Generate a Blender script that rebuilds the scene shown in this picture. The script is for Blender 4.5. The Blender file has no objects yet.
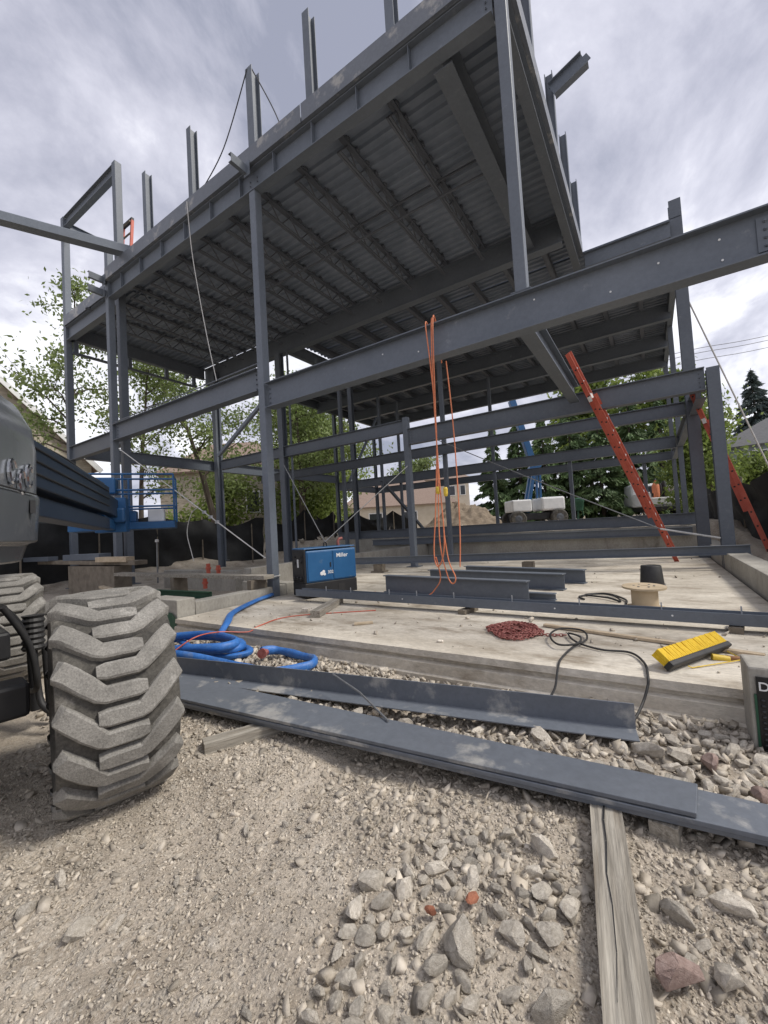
import bpy, bmesh, math, random
import numpy as np
from mathutils import Vector, Matrix
R = math.radians
random.seed(7); RNG = np.random.default_rng(7)
S = bpy.context.scene
COL = S.collection

# ------------------------------------------------------------------ camera
cd = bpy.data.cameras.new("camera"); cam = bpy.data.objects.new("camera", cd); COL.objects.link(cam)
_r = Vector((0.83784, 0.54290, -0.05867)).normalized()
_f = Vector((-0.54292, 0.83880, 0.04051)).normalized()
_u = _r.cross(_f).normalized(); _r = _f.cross(_u).normalized()
cam.matrix_world = Matrix(((_r.x, _u.x, -_f.x, 0), (_r.y, _u.y, -_f.y, 0), (_r.z, _u.z, -_f.z, 1.32), (0, 0, 0, 1)))
cd.sensor_fit = 'VERTICAL'; cd.sensor_height = 36.0; cd.lens = 411.37 / 1024 * 36
cd.clip_start = 0.02; cd.clip_end = 3000
S.camera = cam

# ------------------------------------------------------------------ sky, sun, exposure
SUN_EL, SUN_AZ = 50, 250        # azimuth of the light's travel, degrees
w = bpy.data.worlds.new("World"); S.world = w; w.use_nodes = True
nt = w.node_tree; nt.nodes.clear()
def N(t, **k):
    n = nt.nodes.new(t)
    for a, b in k.items(): setattr(n, a, b)
    return n
L = lambda a, b: nt.links.new(a, b)
out = N('ShaderNodeOutputWorld'); bg = N('ShaderNodeBackground'); bg.inputs[1].default_value = 0.1
sky = N('ShaderNodeTexSky', sky_type='NISHITA'); sky.sun_disc = False
sky.sun_elevation = R(SUN_EL); sky.sun_rotation = R(-20); sky.dust_density = 2.0
tc = N('ShaderNodeTexCoord'); sep = N('ShaderNodeSeparateXYZ'); L(tc.outputs['Generated'], sep.inputs[0])
den = N('ShaderNodeMath', operation='ADD'); L(sep.outputs['Z'], den.inputs[0]); den.inputs[1].default_value = 0.38
mx = N('ShaderNodeMath', operation='MAXIMUM'); L(den.outputs[0], mx.inputs[0]); mx.inputs[1].default_value = 0.2
dx = N('ShaderNodeMath', operation='DIVIDE'); L(sep.outputs['X'], dx.inputs[0]); L(mx.outputs[0], dx.inputs[1])
dy = N('ShaderNodeMath', operation='DIVIDE'); L(sep.outputs['Y'], dy.inputs[0]); L(mx.outputs[0], dy.inputs[1])
cmb = N('ShaderNodeCombineXYZ'); L(dx.outputs[0], cmb.inputs[0]); L(dy.outputs[0], cmb.inputs[1]); cmb.inputs[2].default_value = 3.7
mp = N('ShaderNodeMapping'); L(cmb.outputs[0], mp.inputs[0]); mp.inputs['Scale'].default_value = (1.0, 0.8, 1); mp.inputs['Rotation'].default_value = (0, 0, R(35))
n1 = N('ShaderNodeTexNoise'); L(mp.outputs[0], n1.inputs['Vector']); n1.inputs['Scale'].default_value = 2.3; n1.inputs['Detail'].default_value = 9; n1.inputs['Roughness'].default_value = 0.6; n1.inputs['Distortion'].default_value = 0.25
n2 = N('ShaderNodeTexNoise'); L(mp.outputs[0], n2.inputs['Vector']); n2.inputs['Scale'].default_value = 0.8; n2.inputs['Detail'].default_value = 2
am = N('ShaderNodeMath', operation='MULTIPLY_ADD'); L(n2.outputs['Fac'], am.inputs[0]); am.inputs[1].default_value = 0.55; L(n1.outputs['Fac'], am.inputs[2])
cr = N('ShaderNodeValToRGB'); L(am.outputs[0], cr.inputs[0])
e = cr.color_ramp.elements
e[0].position = 0.63; e[0].color = (0.30, 0.315, 0.395, 1)
e[1].position = 0.89; e[1].color = (0.95, 0.95, 1.0, 1)
k = e.new(0.72); k.color = (0.46, 0.465, 0.55, 1)
k = e.new(0.81); k.color = (0.64, 0.64, 0.725, 1)
sc_ = N('ShaderNodeVectorMath', operation='SCALE'); L(cr.outputs[0], sc_.inputs[0]); sc_.inputs['Scale'].default_value = 6.0
mixc = N('ShaderNodeMix', data_type='RGBA'); mixc.inputs[0].default_value = 0.93
L(sky.outputs[0], mixc.inputs[6]); L(sc_.outputs[0], mixc.inputs[7])
L(mixc.outputs[2], bg.inputs[0]); L(bg.outputs[0], out.inputs[0])
sl = bpy.data.lights.new("sun", 'SUN'); sl.energy = 1.5; sl.angle = R(14); sl.color = (1.0, 0.95, 0.87)
so = bpy.data.objects.new("sun", sl); COL.objects.link(so)
_d = Vector((math.sin(R(SUN_AZ)) * math.cos(R(SUN_EL)), math.cos(R(SUN_AZ)) * math.cos(R(SUN_EL)), -math.sin(R(SUN_EL))))
so.rotation_euler = _d.to_track_quat('-Z', 'Y').to_euler(); so.location = (0, 0, 30)
sky.sun_rotation = math.atan2(-_d.x, -_d.y)
S.view_settings.view_transform = 'Standard'; S.view_settings.look = 'None'
S.view_settings.exposure = 1.05; S.view_settings.gamma = 1.0; S.view_settings.use_curve_mapping = False

# ------------------------------------------------------------------ materials
def mat(name, c1, c2=None, scale=4.0, rough=0.7, metal=0.0, bump=0.0, bscale=None, spots=None, spot_scale=3.0,
        spot_at=0.62, spot_w=0.08, detail=6.0, stretch=(1, 1, 1), spec=0.5, tint=None, rand=0.0, embed=False, fine=None):
    m = bpy.data.materials.new(name); m.use_nodes = True
    t = m.node_tree; b = t.nodes['Principled BSDF']; b.inputs['Roughness'].default_value = rough
    b.inputs['Metallic'].default_value = metal; b.inputs['Specular IOR Level'].default_value = spec
    tcn = t.nodes.new('ShaderNodeTexCoord'); mpn = t.nodes.new('ShaderNodeMapping'); mpn.inputs['Scale'].default_value = stretch
    t.links.new(tcn.outputs['Object'], mpn.inputs[0])
    vec = mpn.outputs[0]
    oi = t.nodes.new('ShaderNodeObjectInfo'); ad = t.nodes.new('ShaderNodeVectorMath'); ad.operation = 'MULTIPLY_ADD'
    t.links.new(oi.outputs['Random'], ad.inputs[0]); ad.inputs[1].default_value = (37, 17, 53); t.links.new(vec, ad.inputs[2]); vec = ad.outputs[0]
    c2 = c2 or tuple(x * 1.25 for x in c1)
    n = t.nodes.new('ShaderNodeTexNoise'); n.inputs['Scale'].default_value = scale; n.inputs['Detail'].default_value = detail; n.inputs['Roughness'].default_value = 0.6
    t.links.new(vec, n.inputs['Vector'])
    r = t.nodes.new('ShaderNodeValToRGB'); t.links.new(n.outputs['Fac'], r.inputs[0])
    r.color_ramp.elements[0].position = 0.32; r.color_ramp.elements[0].color = (*c1, 1)
    r.color_ramp.elements[1].position = 0.68; r.color_ramp.elements[1].color = (*c2, 1)
    col = r.outputs[0]
    cells = None
    def mixer(fac, a, bcol, blend='MIX'):
        x = t.nodes.new('ShaderNodeMix'); x.data_type = 'RGBA'; x.blend_type = blend
        if hasattr(fac, 'node'): t.links.new(fac, x.inputs[0])
        else: x.inputs[0].default_value = fac
        t.links.new(a, x.inputs[6])
        if hasattr(bcol, 'node'): t.links.new(bcol, x.inputs[7])
        else: x.inputs[7].default_value = (*bcol, 1)
        return x.outputs[2]
    if spots:
        n3 = t.nodes.new('ShaderNodeTexNoise'); n3.inputs['Scale'].default_value = spot_scale; n3.inputs['Detail'].default_value = 8; n3.inputs['Roughness'].default_value = 0.65
        t.links.new(vec, n3.inputs['Vector'])
        mr = t.nodes.new('ShaderNodeMapRange'); t.links.new(n3.outputs['Fac'], mr.inputs[0])
        mr.inputs[1].default_value = spot_at; mr.inputs[2].default_value = spot_at + spot_w
        col = mixer(mr.outputs[0], col, spots)
    hsum = None
    if embed:
        mk = t.nodes.new('ShaderNodeTexNoise'); mk.inputs['Scale'].default_value = 1.5; mk.inputs['Detail'].default_value = 4; t.links.new(vec, mk.inputs['Vector'])
        mkr = t.nodes.new('ShaderNodeMapRange'); t.links.new(mk.outputs['Fac'], mkr.inputs[0]); mkr.inputs[1].default_value = 0.40; mkr.inputs[2].default_value = 0.64; mkr.inputs[3].default_value = 0.4; mkr.inputs[4].default_value = 0.95
    if embed:     # stones bedded in the dirt: cells with their own tone and a rounded height
        for sc_i, thr in ((15, 0.60), (36, 0.5), (80, 0.42)):
            wv = t.nodes.new('ShaderNodeTexNoise'); wv.inputs['Scale'].default_value = sc_i * 1.3; t.links.new(vec, wv.inputs['Vector'])
            wa = t.nodes.new('ShaderNodeVectorMath'); wa.operation = 'MULTIPLY_ADD'; t.links.new(wv.outputs['Color'], wa.inputs[0]); wa.inputs[1].default_value = (0.6 / sc_i,) * 3; t.links.new(vec, wa.inputs[2])
            vo = t.nodes.new('ShaderNodeTexVoronoi'); vo.inputs['Scale'].default_value = sc_i; t.links.new(wa.outputs[0], vo.inputs['Vector'])
            sx = t.nodes.new('ShaderNodeSeparateColor'); t.links.new(vo.outputs['Color'], sx.inputs[0])
            isst = t.nodes.new('ShaderNodeMapRange'); t.links.new(sx.outputs[0], isst.inputs[0]); isst.inputs[1].default_value = thr; isst.inputs[2].default_value = thr + 0.02
            dome = t.nodes.new('ShaderNodeMapRange'); t.links.new(vo.outputs['Distance'], dome.inputs[0]); dome.inputs[1].default_value = 0.52; dome.inputs[2].default_value = 0.30; dome.interpolation_type = 'SMOOTHSTEP'
            mu = t.nodes.new('ShaderNodeMath'); mu.operation = 'MULTIPLY'; t.links.new(isst.outputs[0], mu.inputs[0]); t.links.new(dome.outputs[0], mu.inputs[1])
            mu2 = t.nodes.new('ShaderNodeMath'); mu2.operation = 'MULTIPLY'; t.links.new(mu.outputs[0], mu2.inputs[0]); t.links.new(mkr.outputs[0], mu2.inputs[1]); mu = mu2
            vr = t.nodes.new('ShaderNodeValToRGB'); t.links.new(sx.outputs[1], vr.inputs[0]); vr.color_ramp.elements[0].color = (0.32, 0.285, 0.235, 1); vr.color_ramp.elements[1].color = (0.66, 0.61, 0.53, 1)
            fm = t.nodes.new('ShaderNodeMath'); fm.operation = 'MULTIPLY'; t.links.new(mu.outputs[0], fm.inputs[0]); fm.inputs[1].default_value = 0.6
            col = mixer(fm.outputs[0], col, vr.outputs[0])
            hh = t.nodes.new('ShaderNodeMath'); hh.operation = 'MULTIPLY'; t.links.new(mu.outputs[0], hh.inputs[0]); hh.inputs[1].default_value = 0.09 / sc_i
            if hsum is None: hsum = hh.outputs[0]
            else:
                ha = t.nodes.new('ShaderNodeMath'); ha.operation = 'ADD'; t.links.new(hsum, ha.inputs[0]); t.links.new(hh.outputs[0], ha.inputs[1]); hsum = ha.outputs[0]
    if tint:      # per-stone tone stored on the mesh
        a = t.nodes.new('ShaderNodeAttribute'); a.attribute_name = tint
        rr = t.nodes.new('ShaderNodeMapRange'); t.links.new(a.outputs['Fac'], rr.inputs[0]); rr.inputs[3].default_value = 0.45; rr.inputs[4].default_value = 1.35
        sm = t.nodes.new('ShaderNodeVectorMath'); sm.operation = 'SCALE'; t.links.new(col, sm.inputs[0]); t.links.new(rr.outputs[0], sm.inputs['Scale']); col = sm.outputs[0]
    if rand:
        rr = t.nodes.new('ShaderNodeMapRange'); t.links.new(oi.outputs['Random'], rr.inputs[0]); rr.inputs[3].default_value = 1 - rand; rr.inputs[4].default_value = 1 + rand
        sm = t.nodes.new('ShaderNodeVectorMath'); sm.operation = 'SCALE'; t.links.new(col, sm.inputs[0]); t.links.new(rr.outputs[0], sm.inputs['Scale']); col = sm.outputs[0]
    if fine:      # grain and specks
        nf = t.nodes.new('ShaderNodeTexNoise'); nf.inputs['Scale'].default_value = fine[0]; nf.inputs['Detail'].default_value = 3; nf.inputs['Roughness'].default_value = 0.7; t.links.new(vec, nf.inputs['Vector'])
        fr = t.nodes.new('ShaderNodeMapRange'); t.links.new(nf.outputs['Fac'], fr.inputs[0]); fr.inputs[1].default_value = 0.32; fr.inputs[2].default_value = 0.68; fr.inputs[3].default_value = 1 - fine[1]; fr.inputs[4].default_value = 1 + fine[1] * 0.8
        sm = t.nodes.new('ShaderNodeVectorMath'); sm.operation = 'SCALE'; t.links.new(col, sm.inputs[0]); t.links.new(fr.outputs[0], sm.inputs['Scale']); col = sm.outputs[0]
    t.links.new(col, b.inputs['Base Color'])
    if bump:
        n4 = t.nodes.new('ShaderNodeTexNoise'); n4.inputs['Scale'].default_value = bscale or scale * 5; n4.inputs['Detail'].default_value = 8; n4.inputs['Roughness'].default_value = 0.65
        t.links.new(vec, n4.inputs['Vector'])
        bp = t.nodes.new('ShaderNodeBump'); bp.inputs['Strength'].default_value = 1.0; bp.inputs['Distance'].default_value = bump
        if hsum is not None:
            hm = t.nodes.new('ShaderNodeMath'); hm.operation = 'MULTIPLY_ADD'; t.links.new(n4.outputs['Fac'], hm.inputs[0]); hm.inputs[1].default_value = bump; t.links.new(hsum, hm.inputs[2])
            t.links.new(hm.outputs[0], bp.inputs['Height']); bp.inputs['Distance'].default_value = 1.0
        else: t.links.new(n4.outputs['Fac'], bp.inputs['Height'])
        t.links.new(bp.outputs[0], b.inputs['Normal'])
    return m

M = {}
M['steel'] = mat('grey_primer_steel', (0.102, 0.119, 0.144), (0.13, 0.149, 0.176), 0.9, 0.5, 0, 0.0015, 30, (0.21, 0.225, 0.24), 5.5, 0.63, 0.16, rand=0.12, detail=8, fine=(18, 0.08))
M['steel_plate'] = mat('scuffed_primer_plate', (0.116, 0.130, 0.152), (0.148, 0.163, 0.187), 1.3, 0.42, 0, 0.001, 22, (0.33, 0.325, 0.31), 2.8, 0.56, 0.10, fine=(24, 0.1), rand=0.1)
M['deck'] = mat('galvanised_deck', (0.155, 0.185, 0.232), (0.23, 0.262, 0.318), 2.2, 0.45, 0.0, 0.001, 14)
M['joist'] = mat('joist_primer', (0.085, 0.095, 0.115), (0.115, 0.127, 0.15), 2, 0.6)
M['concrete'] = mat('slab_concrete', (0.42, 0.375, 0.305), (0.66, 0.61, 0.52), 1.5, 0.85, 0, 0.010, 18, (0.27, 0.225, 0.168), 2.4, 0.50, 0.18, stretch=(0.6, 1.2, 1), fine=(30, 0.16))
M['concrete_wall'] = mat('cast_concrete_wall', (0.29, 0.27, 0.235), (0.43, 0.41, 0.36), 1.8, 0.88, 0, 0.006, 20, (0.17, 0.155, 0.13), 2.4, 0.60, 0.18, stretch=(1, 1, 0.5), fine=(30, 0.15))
M['dirt'] = mat('dry_limestone_dirt', (0.34, 0.288, 0.228), (0.52, 0.458, 0.378), 2.4, 0.95, 0, 0.012, 70, (0.215, 0.175, 0.13), 1.7, 0.52, 0.2, detail=10, embed=True, fine=(95, 0.33))
M['pebble'] = mat('crushed_limestone', (0.37, 0.32, 0.252), (0.58, 0.522, 0.44), 14, 0.92, 0, 0.003, 70, tint='tone')
M['rock'] = mat('limestone_rock', (0.44, 0.39, 0.32), (0.70, 0.645, 0.555), 9, 0.92, 0, 0.008, 34, (0.25, 0.21, 0.165), 6, 0.6, 0.15, rand=0.22, fine=(60, 0.22))
M['rock_pink'] = mat('reddish_rock', (0.24, 0.165, 0.14), (0.36, 0.27, 0.235), 11, 0.9, 0, 0.005, 38)
M['brick'] = mat('broken_brick', (0.36, 0.13, 0.07), (0.47, 0.2, 0.12), 14, 0.9, 0, 0.004, 50)
M['timber'] = mat('weathered_timber', (0.2, 0.178, 0.145), (0.40, 0.37, 0.315), 7, 0.88, 0, 0.005, 22, (0.15, 0.125, 0.095), 5, 0.57, 0.1, stretch=(5, 0.22, 5), fine=(20, 0.28))
M['timber_new'] = mat('raw_timber', (0.42, 0.33, 0.22), (0.56, 0.46, 0.33), 5, 0.8, 0, 0.002, 24, (0.3, 0.24, 0.16), 4, 0.62, 0.12, stretch=(2, 2, 2))
M['plywood'] = mat('plywood', (0.4, 0.32, 0.21), (0.52, 0.42, 0.29), 4, 0.8, 0, 0.001, 30, (0.26, 0.2, 0.14), 3, 0.6, 0.1)
M['dark_wood'] = mat('old_timber', (0.13, 0.11, 0.085), (0.23, 0.195, 0.15), 6, 0.9, 0, 0.003, 30)
M['tyre'] = mat('dusty_tyre_rubber', (0.18, 0.172, 0.156), (0.27, 0.258, 0.234), 7, 0.92, 0, 0.004, 70, (0.33, 0.318, 0.292), 10, 0.56, 0.12, detail=10, fine=(120, 0.3))
M['tyre_groove'] = mat('tyre_carcass', (0.05, 0.047, 0.042), (0.115, 0.107, 0.093), 6, 0.95, 0, 0.006, 50, (0.2, 0.187, 0.165), 5, 0.58, 0.1, fine=(60, 0.35))
M['black'] = mat('black_steel', (0.010, 0.010, 0.011), (0.022, 0.022, 0.023), 5, 0.55)
M['rubber'] = mat('black_rubber', (0.016, 0.016, 0.017), (0.032, 0.031, 0.03), 8, 0.6)
M['cowl'] = mat('grey_machine_cowl', (0.085, 0.093, 0.105), (0.105, 0.113, 0.125), 1.2, 0.2, 0, 0.0005, 8, (0.16, 0.165, 0.17), 2.5, 0.62, 0.2)
M['machine_blue'] = mat('machine_blue', (0.01, 0.075, 0.2), (0.016, 0.10, 0.25), 3, 0.4, 0, 0, 0, (0.05, 0.14, 0.24), 5, 0.66, 0.1)
M['boom_dark'] = mat('dark_blue_boom', (0.012, 0.022, 0.042), (0.02, 0.032, 0.055), 3, 0.4)
M['gen_blue'] = mat('generator_blue', (0.012, 0.085, 0.215), (0.02, 0.11, 0.26), 3, 0.4, 0, 0, 0, (0.10, 0.15, 0.21), 6, 0.64, 0.1)
M['hose'] = mat('blue_layflat_hose', (0.022, 0.12, 0.38), (0.045, 0.175, 0.5), 8, 0.5, 0, 0.003, 40, (0.16, 0.21, 0.3), 5, 0.55, 0.2, fine=(30, 0.15))
M['red'] = mat('red_fibreglass', (0.47, 0.085, 0.048), (0.56, 0.135, 0.085), 5, 0.5, 0, 0, 0, (0.42, 0.2, 0.16), 7, 0.66, 0.1)
M['chain'] = mat('rusty_red_chain', (0.20, 0.045, 0.035), (0.34, 0.13, 0.11), 25, 0.6)
M['orange'] = mat('orange_rope', (0.60, 0.17, 0.07), (0.72, 0.26, 0.13), 30, 0.7)
M['white_rope'] = mat('pale_rope', (0.5, 0.5, 0.48), (0.66, 0.65, 0.62), 30, 0.7)
M['wire'] = mat('wire_cable', (0.16, 0.165, 0.17), (0.24, 0.245, 0.25), 20, 0.45, 0.3)
M['white'] = mat('white_paint', (0.66, 0.67, 0.67), (0.78, 0.78, 0.77), 3, 0.45)
M['alu'] = mat('bare_aluminium', (0.42, 0.43, 0.44), (0.55, 0.56, 0.57), 6, 0.4, 0.5)
M['chrome'] = mat('polished_metal', (0.75, 0.77, 0.8), (0.85, 0.87, 0.9), 6, 0.12, 1.0)
M['yellow'] = mat('yellow_bristles', (0.66, 0.42, 0.012), (0.80, 0.55, 0.03), 30, 0.75, 0, 0.004, 160, stretch=(1, 1, 0.3))
M['yellow_metal'] = mat('yellow_bracket', (0.62, 0.42, 0.03), (0.7, 0.5, 0.06), 10, 0.5)
M['handle'] = mat('varnished_handle', (0.24, 0.11, 0.045), (0.34, 0.17, 0.075), 12, 0.55)
M['fabric'] = mat('black_geotextile', (0.007, 0.0075, 0.008), (0.017, 0.018, 0.019), 3, 0.75, 0, 0.004, 12)
M['membrane'] = mat('black_dimple_membrane', (0.008, 0.008, 0.009), (0.016, 0.016, 0.017), 6, 0.4)
M['green'] = mat('green_tarp', (0.01, 0.06, 0.03), (0.02, 0.085, 0.045), 5, 0.6)
M['stone'] = mat('house_stone', (0.34, 0.30, 0.235), (0.52, 0.47, 0.385), 3.2, 0.9, 0, 0.03, 4, (0.25, 0.22, 0.175), 4.5, 0.56, 0.06, stretch=(0.5, 0.5, 2.4))
M['render'] = mat('beige_render', (0.48, 0.42, 0.33), (0.56, 0.50, 0.41), 1.5, 0.9)
M['roof_brown'] = mat('brown_shingles', (0.20, 0.145, 0.115), (0.30, 0.225, 0.185), 5, 0.9, 0, 0.01, 8, stretch=(1, 1, 4))
M['roof_grey'] = mat('grey_shingles', (0.10, 0.10, 0.105), (0.155, 0.155, 0.16), 5, 0.9, 0, 0.01, 8, stretch=(1, 1, 4))
M['siding'] = mat('blue_grey_siding', (0.21, 0.24, 0.275), (0.27, 0.3, 0.335), 2, 0.7, stretch=(0.2, 0.2, 8))
M['glass'] = mat('dark_glass', (0.03, 0.035, 0.04), (0.05, 0.055, 0.06), 1, 0.08)
M['bark'] = mat('bark', (0.055, 0.043, 0.033), (0.11, 0.09, 0.07), 6, 0.95, 0, 0.01, 20, stretch=(1, 1, 0.3))
M['leaf'] = mat('green_leaf', (0.08, 0.13, 0.03), (0.15, 0.22, 0.06), 0.9, 0.6, tint='tone')
M['leaf_yellow'] = mat('spring_leaf', (0.15, 0.21, 0.045), (0.27, 0.34, 0.09), 0.8, 0.6, tint='tone')
M['leaf_pale'] = mat('young_leaf', (0.17, 0.23, 0.075), (0.27, 0.335, 0.125), 0.9, 0.6, tint='tone')
M['needle'] = mat('conifer_needle', (0.07, 0.12, 0.045), (0.16, 0.235, 0.085), 0.8, 0.7, tint='tone')
M['spruce'] = mat('blue_spruce_needle', (0.055, 0.08, 0.072), (0.11, 0.14, 0.125), 0.8, 0.7, tint='tone')
for k_ in ('leaf', 'leaf_yellow', 'leaf_pale'):
    t_ = M[k_].node_tree; b_ = t_.nodes['Principled BSDF']; o_ = t_.nodes['Material Output']
    tr_ = t_.nodes.new('ShaderNodeBsdfTranslucent'); mxs = t_.nodes.new('ShaderNodeMixShader'); mxs.inputs[0].default_value = 0.45
    t_.links.new(b_.inputs['Base Color'].links[0].from_socket, tr_.inputs['Color']); t_.links.new(b_.outputs[0], mxs.inputs[1]); t_.links.new(tr_.outputs[0], mxs.inputs[2]); t_.links.new(mxs.outputs[0], o_.inputs['Surface'])

# ------------------------------------------------------------------ mesh builder
WL = {}
class MB:
    def __init__(s): s.v = []; s.f = []
    def add(s, vs, fs):
        o = len(s.v); s.v.extend([tuple(p) for p in vs]); s.f.extend([tuple(i + o for i in q) for q in fs]); return s
    def box(s, c, d, rz=0.0, rx=0.0, ry=0.0):
        m = Matrix.Rotation(rz, 3, 'Z') @ Matrix.Rotation(ry, 3, 'Y') @ Matrix.Rotation(rx, 3, 'X'); c = Vector(c)
        vs = [c + m @ Vector((x * d[0] / 2, y * d[1] / 2, z * d[2] / 2)) for z in (-1, 1) for y in (-1, 1) for x in (-1, 1)]
        return s.add(vs, [(0, 2, 3, 1), (4, 5, 7, 6), (0, 1, 5, 4), (2, 6, 7, 3), (0, 4, 6, 2), (1, 3, 7, 5)])
    def b2(s, x0, x1, y0, y1, z0, z1): return s.box(((x0 + x1) / 2, (y0 + y1) / 2, (z0 + z1) / 2), (x1 - x0, y1 - y0, z1 - z0))
    def prism(s, prof, p0, p1, up=(0, 0, 1), cap=True):
        p0, p1 = Vector(p0), Vector(p1); d = (p1 - p0).normalized(); up = Vector(up)
        side = d.cross(up)
        if side.length < 1e-4: side = d.cross(Vector((1, 0, 0)))
        side.normalize(); u2 = side.cross(d).normalized(); n = len(prof)
        vs = [p0 + side * a + u2 * b for a, b in prof] + [p1 + side * a + u2 * b for a, b in prof]
        fs = [(i, (i + 1) % n, n + (i + 1) % n, n + i) for i in range(n)]
        if cap: fs += [tuple(range(n))[::-1], tuple(range(n, 2 * n))]
        return s.add(vs, fs)
    def bar(s, p0, p1, wd, h, up=(0, 0, 1)):
        return s.prism([(-wd / 2, -h / 2), (wd / 2, -h / 2), (wd / 2, h / 2), (-wd / 2, h / 2)], p0, p1, up)
    def ibeam(s, p0, p1, h, b, tf=0.016, tw=0.011, up=(0, 0, 1)):
        H, B, t = h / 2, b / 2, tw / 2
        return s.prism([(-B, -H), (B, -H), (B, -H + tf), (t, -H + tf), (t, H - tf), (B, H - tf), (B, H), (-B, H), (-B, H - tf), (-t, H - tf), (-t, -H + tf), (-B, -H + tf)], p0, p1, up)
    def channel(s, p0, p1, h, b, t=0.01, up=(0, 0, 1), sgn=1):
        H = h / 2
        pr = [(0, -H), (b, -H), (b, -H + t), (t, -H + t), (t, H - t), (b, H - t), (b, H), (0, H)]
        pr = [(sgn * x, y) for x, y in pr]
        if sgn < 0: pr = pr[::-1]
        return s.prism(pr, p0, p1, up)
    def tube(s, pts, r, n=8, cap=True, flat=1.0):
        pts = [Vector(p) for p in pts]; K = len(pts); rs = r if hasattr(r, '__len__') else [r] * K
        vs = []; fs = []; prev = None
        for i, p in enumerate(pts):
            t = (pts[min(i + 1, K - 1)] - pts[max(i - 1, 0)])
            t = t.normalized() if t.length > 1e-9 else Vector((0, 0, 1))
            if prev is None:
                a = t.cross(Vector((0, 0, 1)))
                if a.length < 1e-3: a = t.cross(Vector((1, 0, 0)))
            else: a = prev - t * prev.dot(t)
            a.normalize(); prev = a; b = t.cross(a)
            for j in range(n):
                q = 2 * math.pi * j / n; vs.append(p + (a * math.cos(q) + b * math.sin(q) * flat) * rs[i])
        for i in range(K - 1):
            for j in range(n):
                fs.append((i * n + j, i * n + (j + 1) % n, (i + 1) * n + (j + 1) % n, (i + 1) * n + j))
        if cap: fs += [tuple(range(n))[::-1], tuple(range((K - 1) * n, K * n))]
        return s.add(vs, fs)
    def lathe(s, prof, c, axis=(0, 0, 1), n=24):
        ax = Vector(axis).normalized(); a = ax.orthogonal().normalized(); b = ax.cross(a); c = Vector(c); K = len(prof); vs = []; fs = []
        for r, h in prof:
            for j in range(n):
                q = 2 * math.pi * j / n; vs.append(c + ax * h + (a * math.cos(q) + b * math.sin(q)) * r)
        for i in range(K - 1):
            for j in range(n): fs.append((i * n + j, i * n + (j + 1) % n, (i + 1) * n + (j + 1) % n, (i + 1) * n + j))
        fs += [tuple(range(n))[::-1], tuple(range((K - 1) * n, K * n))]
        return s.add(vs, fs)
    def build(s, name, m, parent=None, smooth=False, bevel=0, seg=2, base=None):
        V = np.array(s.v, dtype=float)
        if base is None:
            lo, hi = V.min(0), V.max(0); base = ((lo[0] + hi[0]) / 2, (lo[1] + hi[1]) / 2, lo[2])
        V = V - np.array(base); me = bpy.data.meshes.new(name); me.from_pydata(V.tolist(), [], s.f)
        bm = bmesh.new(); bm.from_mesh(me); bmesh.ops.recalc_face_normals(bm, faces=bm.faces[:]); bm.to_mesh(me); bm.free()
        me.materials.append(M[m] if isinstance(m, str) else m)
        if smooth:
            me.polygons.foreach_set('use_smooth', [True] * len(me.polygons))
            try: me.set_sharp_from_angle(angle=R(40))
            except Exception: pass
        return link(name, me, parent, base, bevel, seg)
def link(name, data, parent=None, base=(0, 0, 0), bevel=0, seg=2):
    o = bpy.data.objects.new(name, data); COL.objects.link(o); base = Vector(base)
    if parent is not None: o.parent = parent; o.location = base - WL[parent.name]
    else: o.location = base
    WL[o.name] = base
    if bevel:
        bm_ = o.modifiers.new('bevel', 'BEVEL'); bm_.width = bevel; bm_.segments = seg; bm_.limit_method = 'ANGLE'; bm_.angle_limit = R(35)
    return o
def tag(o, label, cat, group=None):
    o['label'] = label; o['category'] = cat
    if group: o['group'] = group
    return o
def thing(name, base, label, cat, group=None):
    o = bpy.data.objects.new(name, None); COL.objects.link(o); o.location = base; o.empty_display_size = 0.2; WL[o.name] = Vector(base)
    return tag(o, label, cat, group)
def struct(o): o['kind'] = 'structure'; return o
def stuff(o, label, cat): o['kind'] = 'stuff'; return tag(o, label, cat)
def npmesh(name, V, F, m, smooth=False, tone=None, parent=None, base=(0, 0, 0)):
    """V (n,3) world, F (k,c) one polygon size"""
    me = bpy.data.meshes.new(name); V = np.asarray(V, np.float32) - np.asarray(base, np.float32); F = np.asarray(F, np.int32)
    me.vertices.add(len(V)); me.vertices.foreach_set('co', V.ravel())
    k = F.shape[1]; me.loops.add(F.size); me.loops.foreach_set('vertex_index', F.ravel())
    me.polygons.add(len(F)); me.polygons.foreach_set('loop_start', np.arange(0, F.size, k, dtype=np.int32))
    me.polygons.foreach_set('loop_total', np.full(len(F), k, np.int32))
    if smooth: me.polygons.foreach_set('use_smooth', np.ones(len(F), bool))
    me.update(calc_edges=True)
    if tone is not None:
        a = me.attributes.new('tone', 'FLOAT', 'POINT'); a.data.foreach_set('value', np.asarray(tone, np.float32))
    me.materials.append(M[m] if isinstance(m, str) else m)
    return link(name, me, parent, base)
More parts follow.
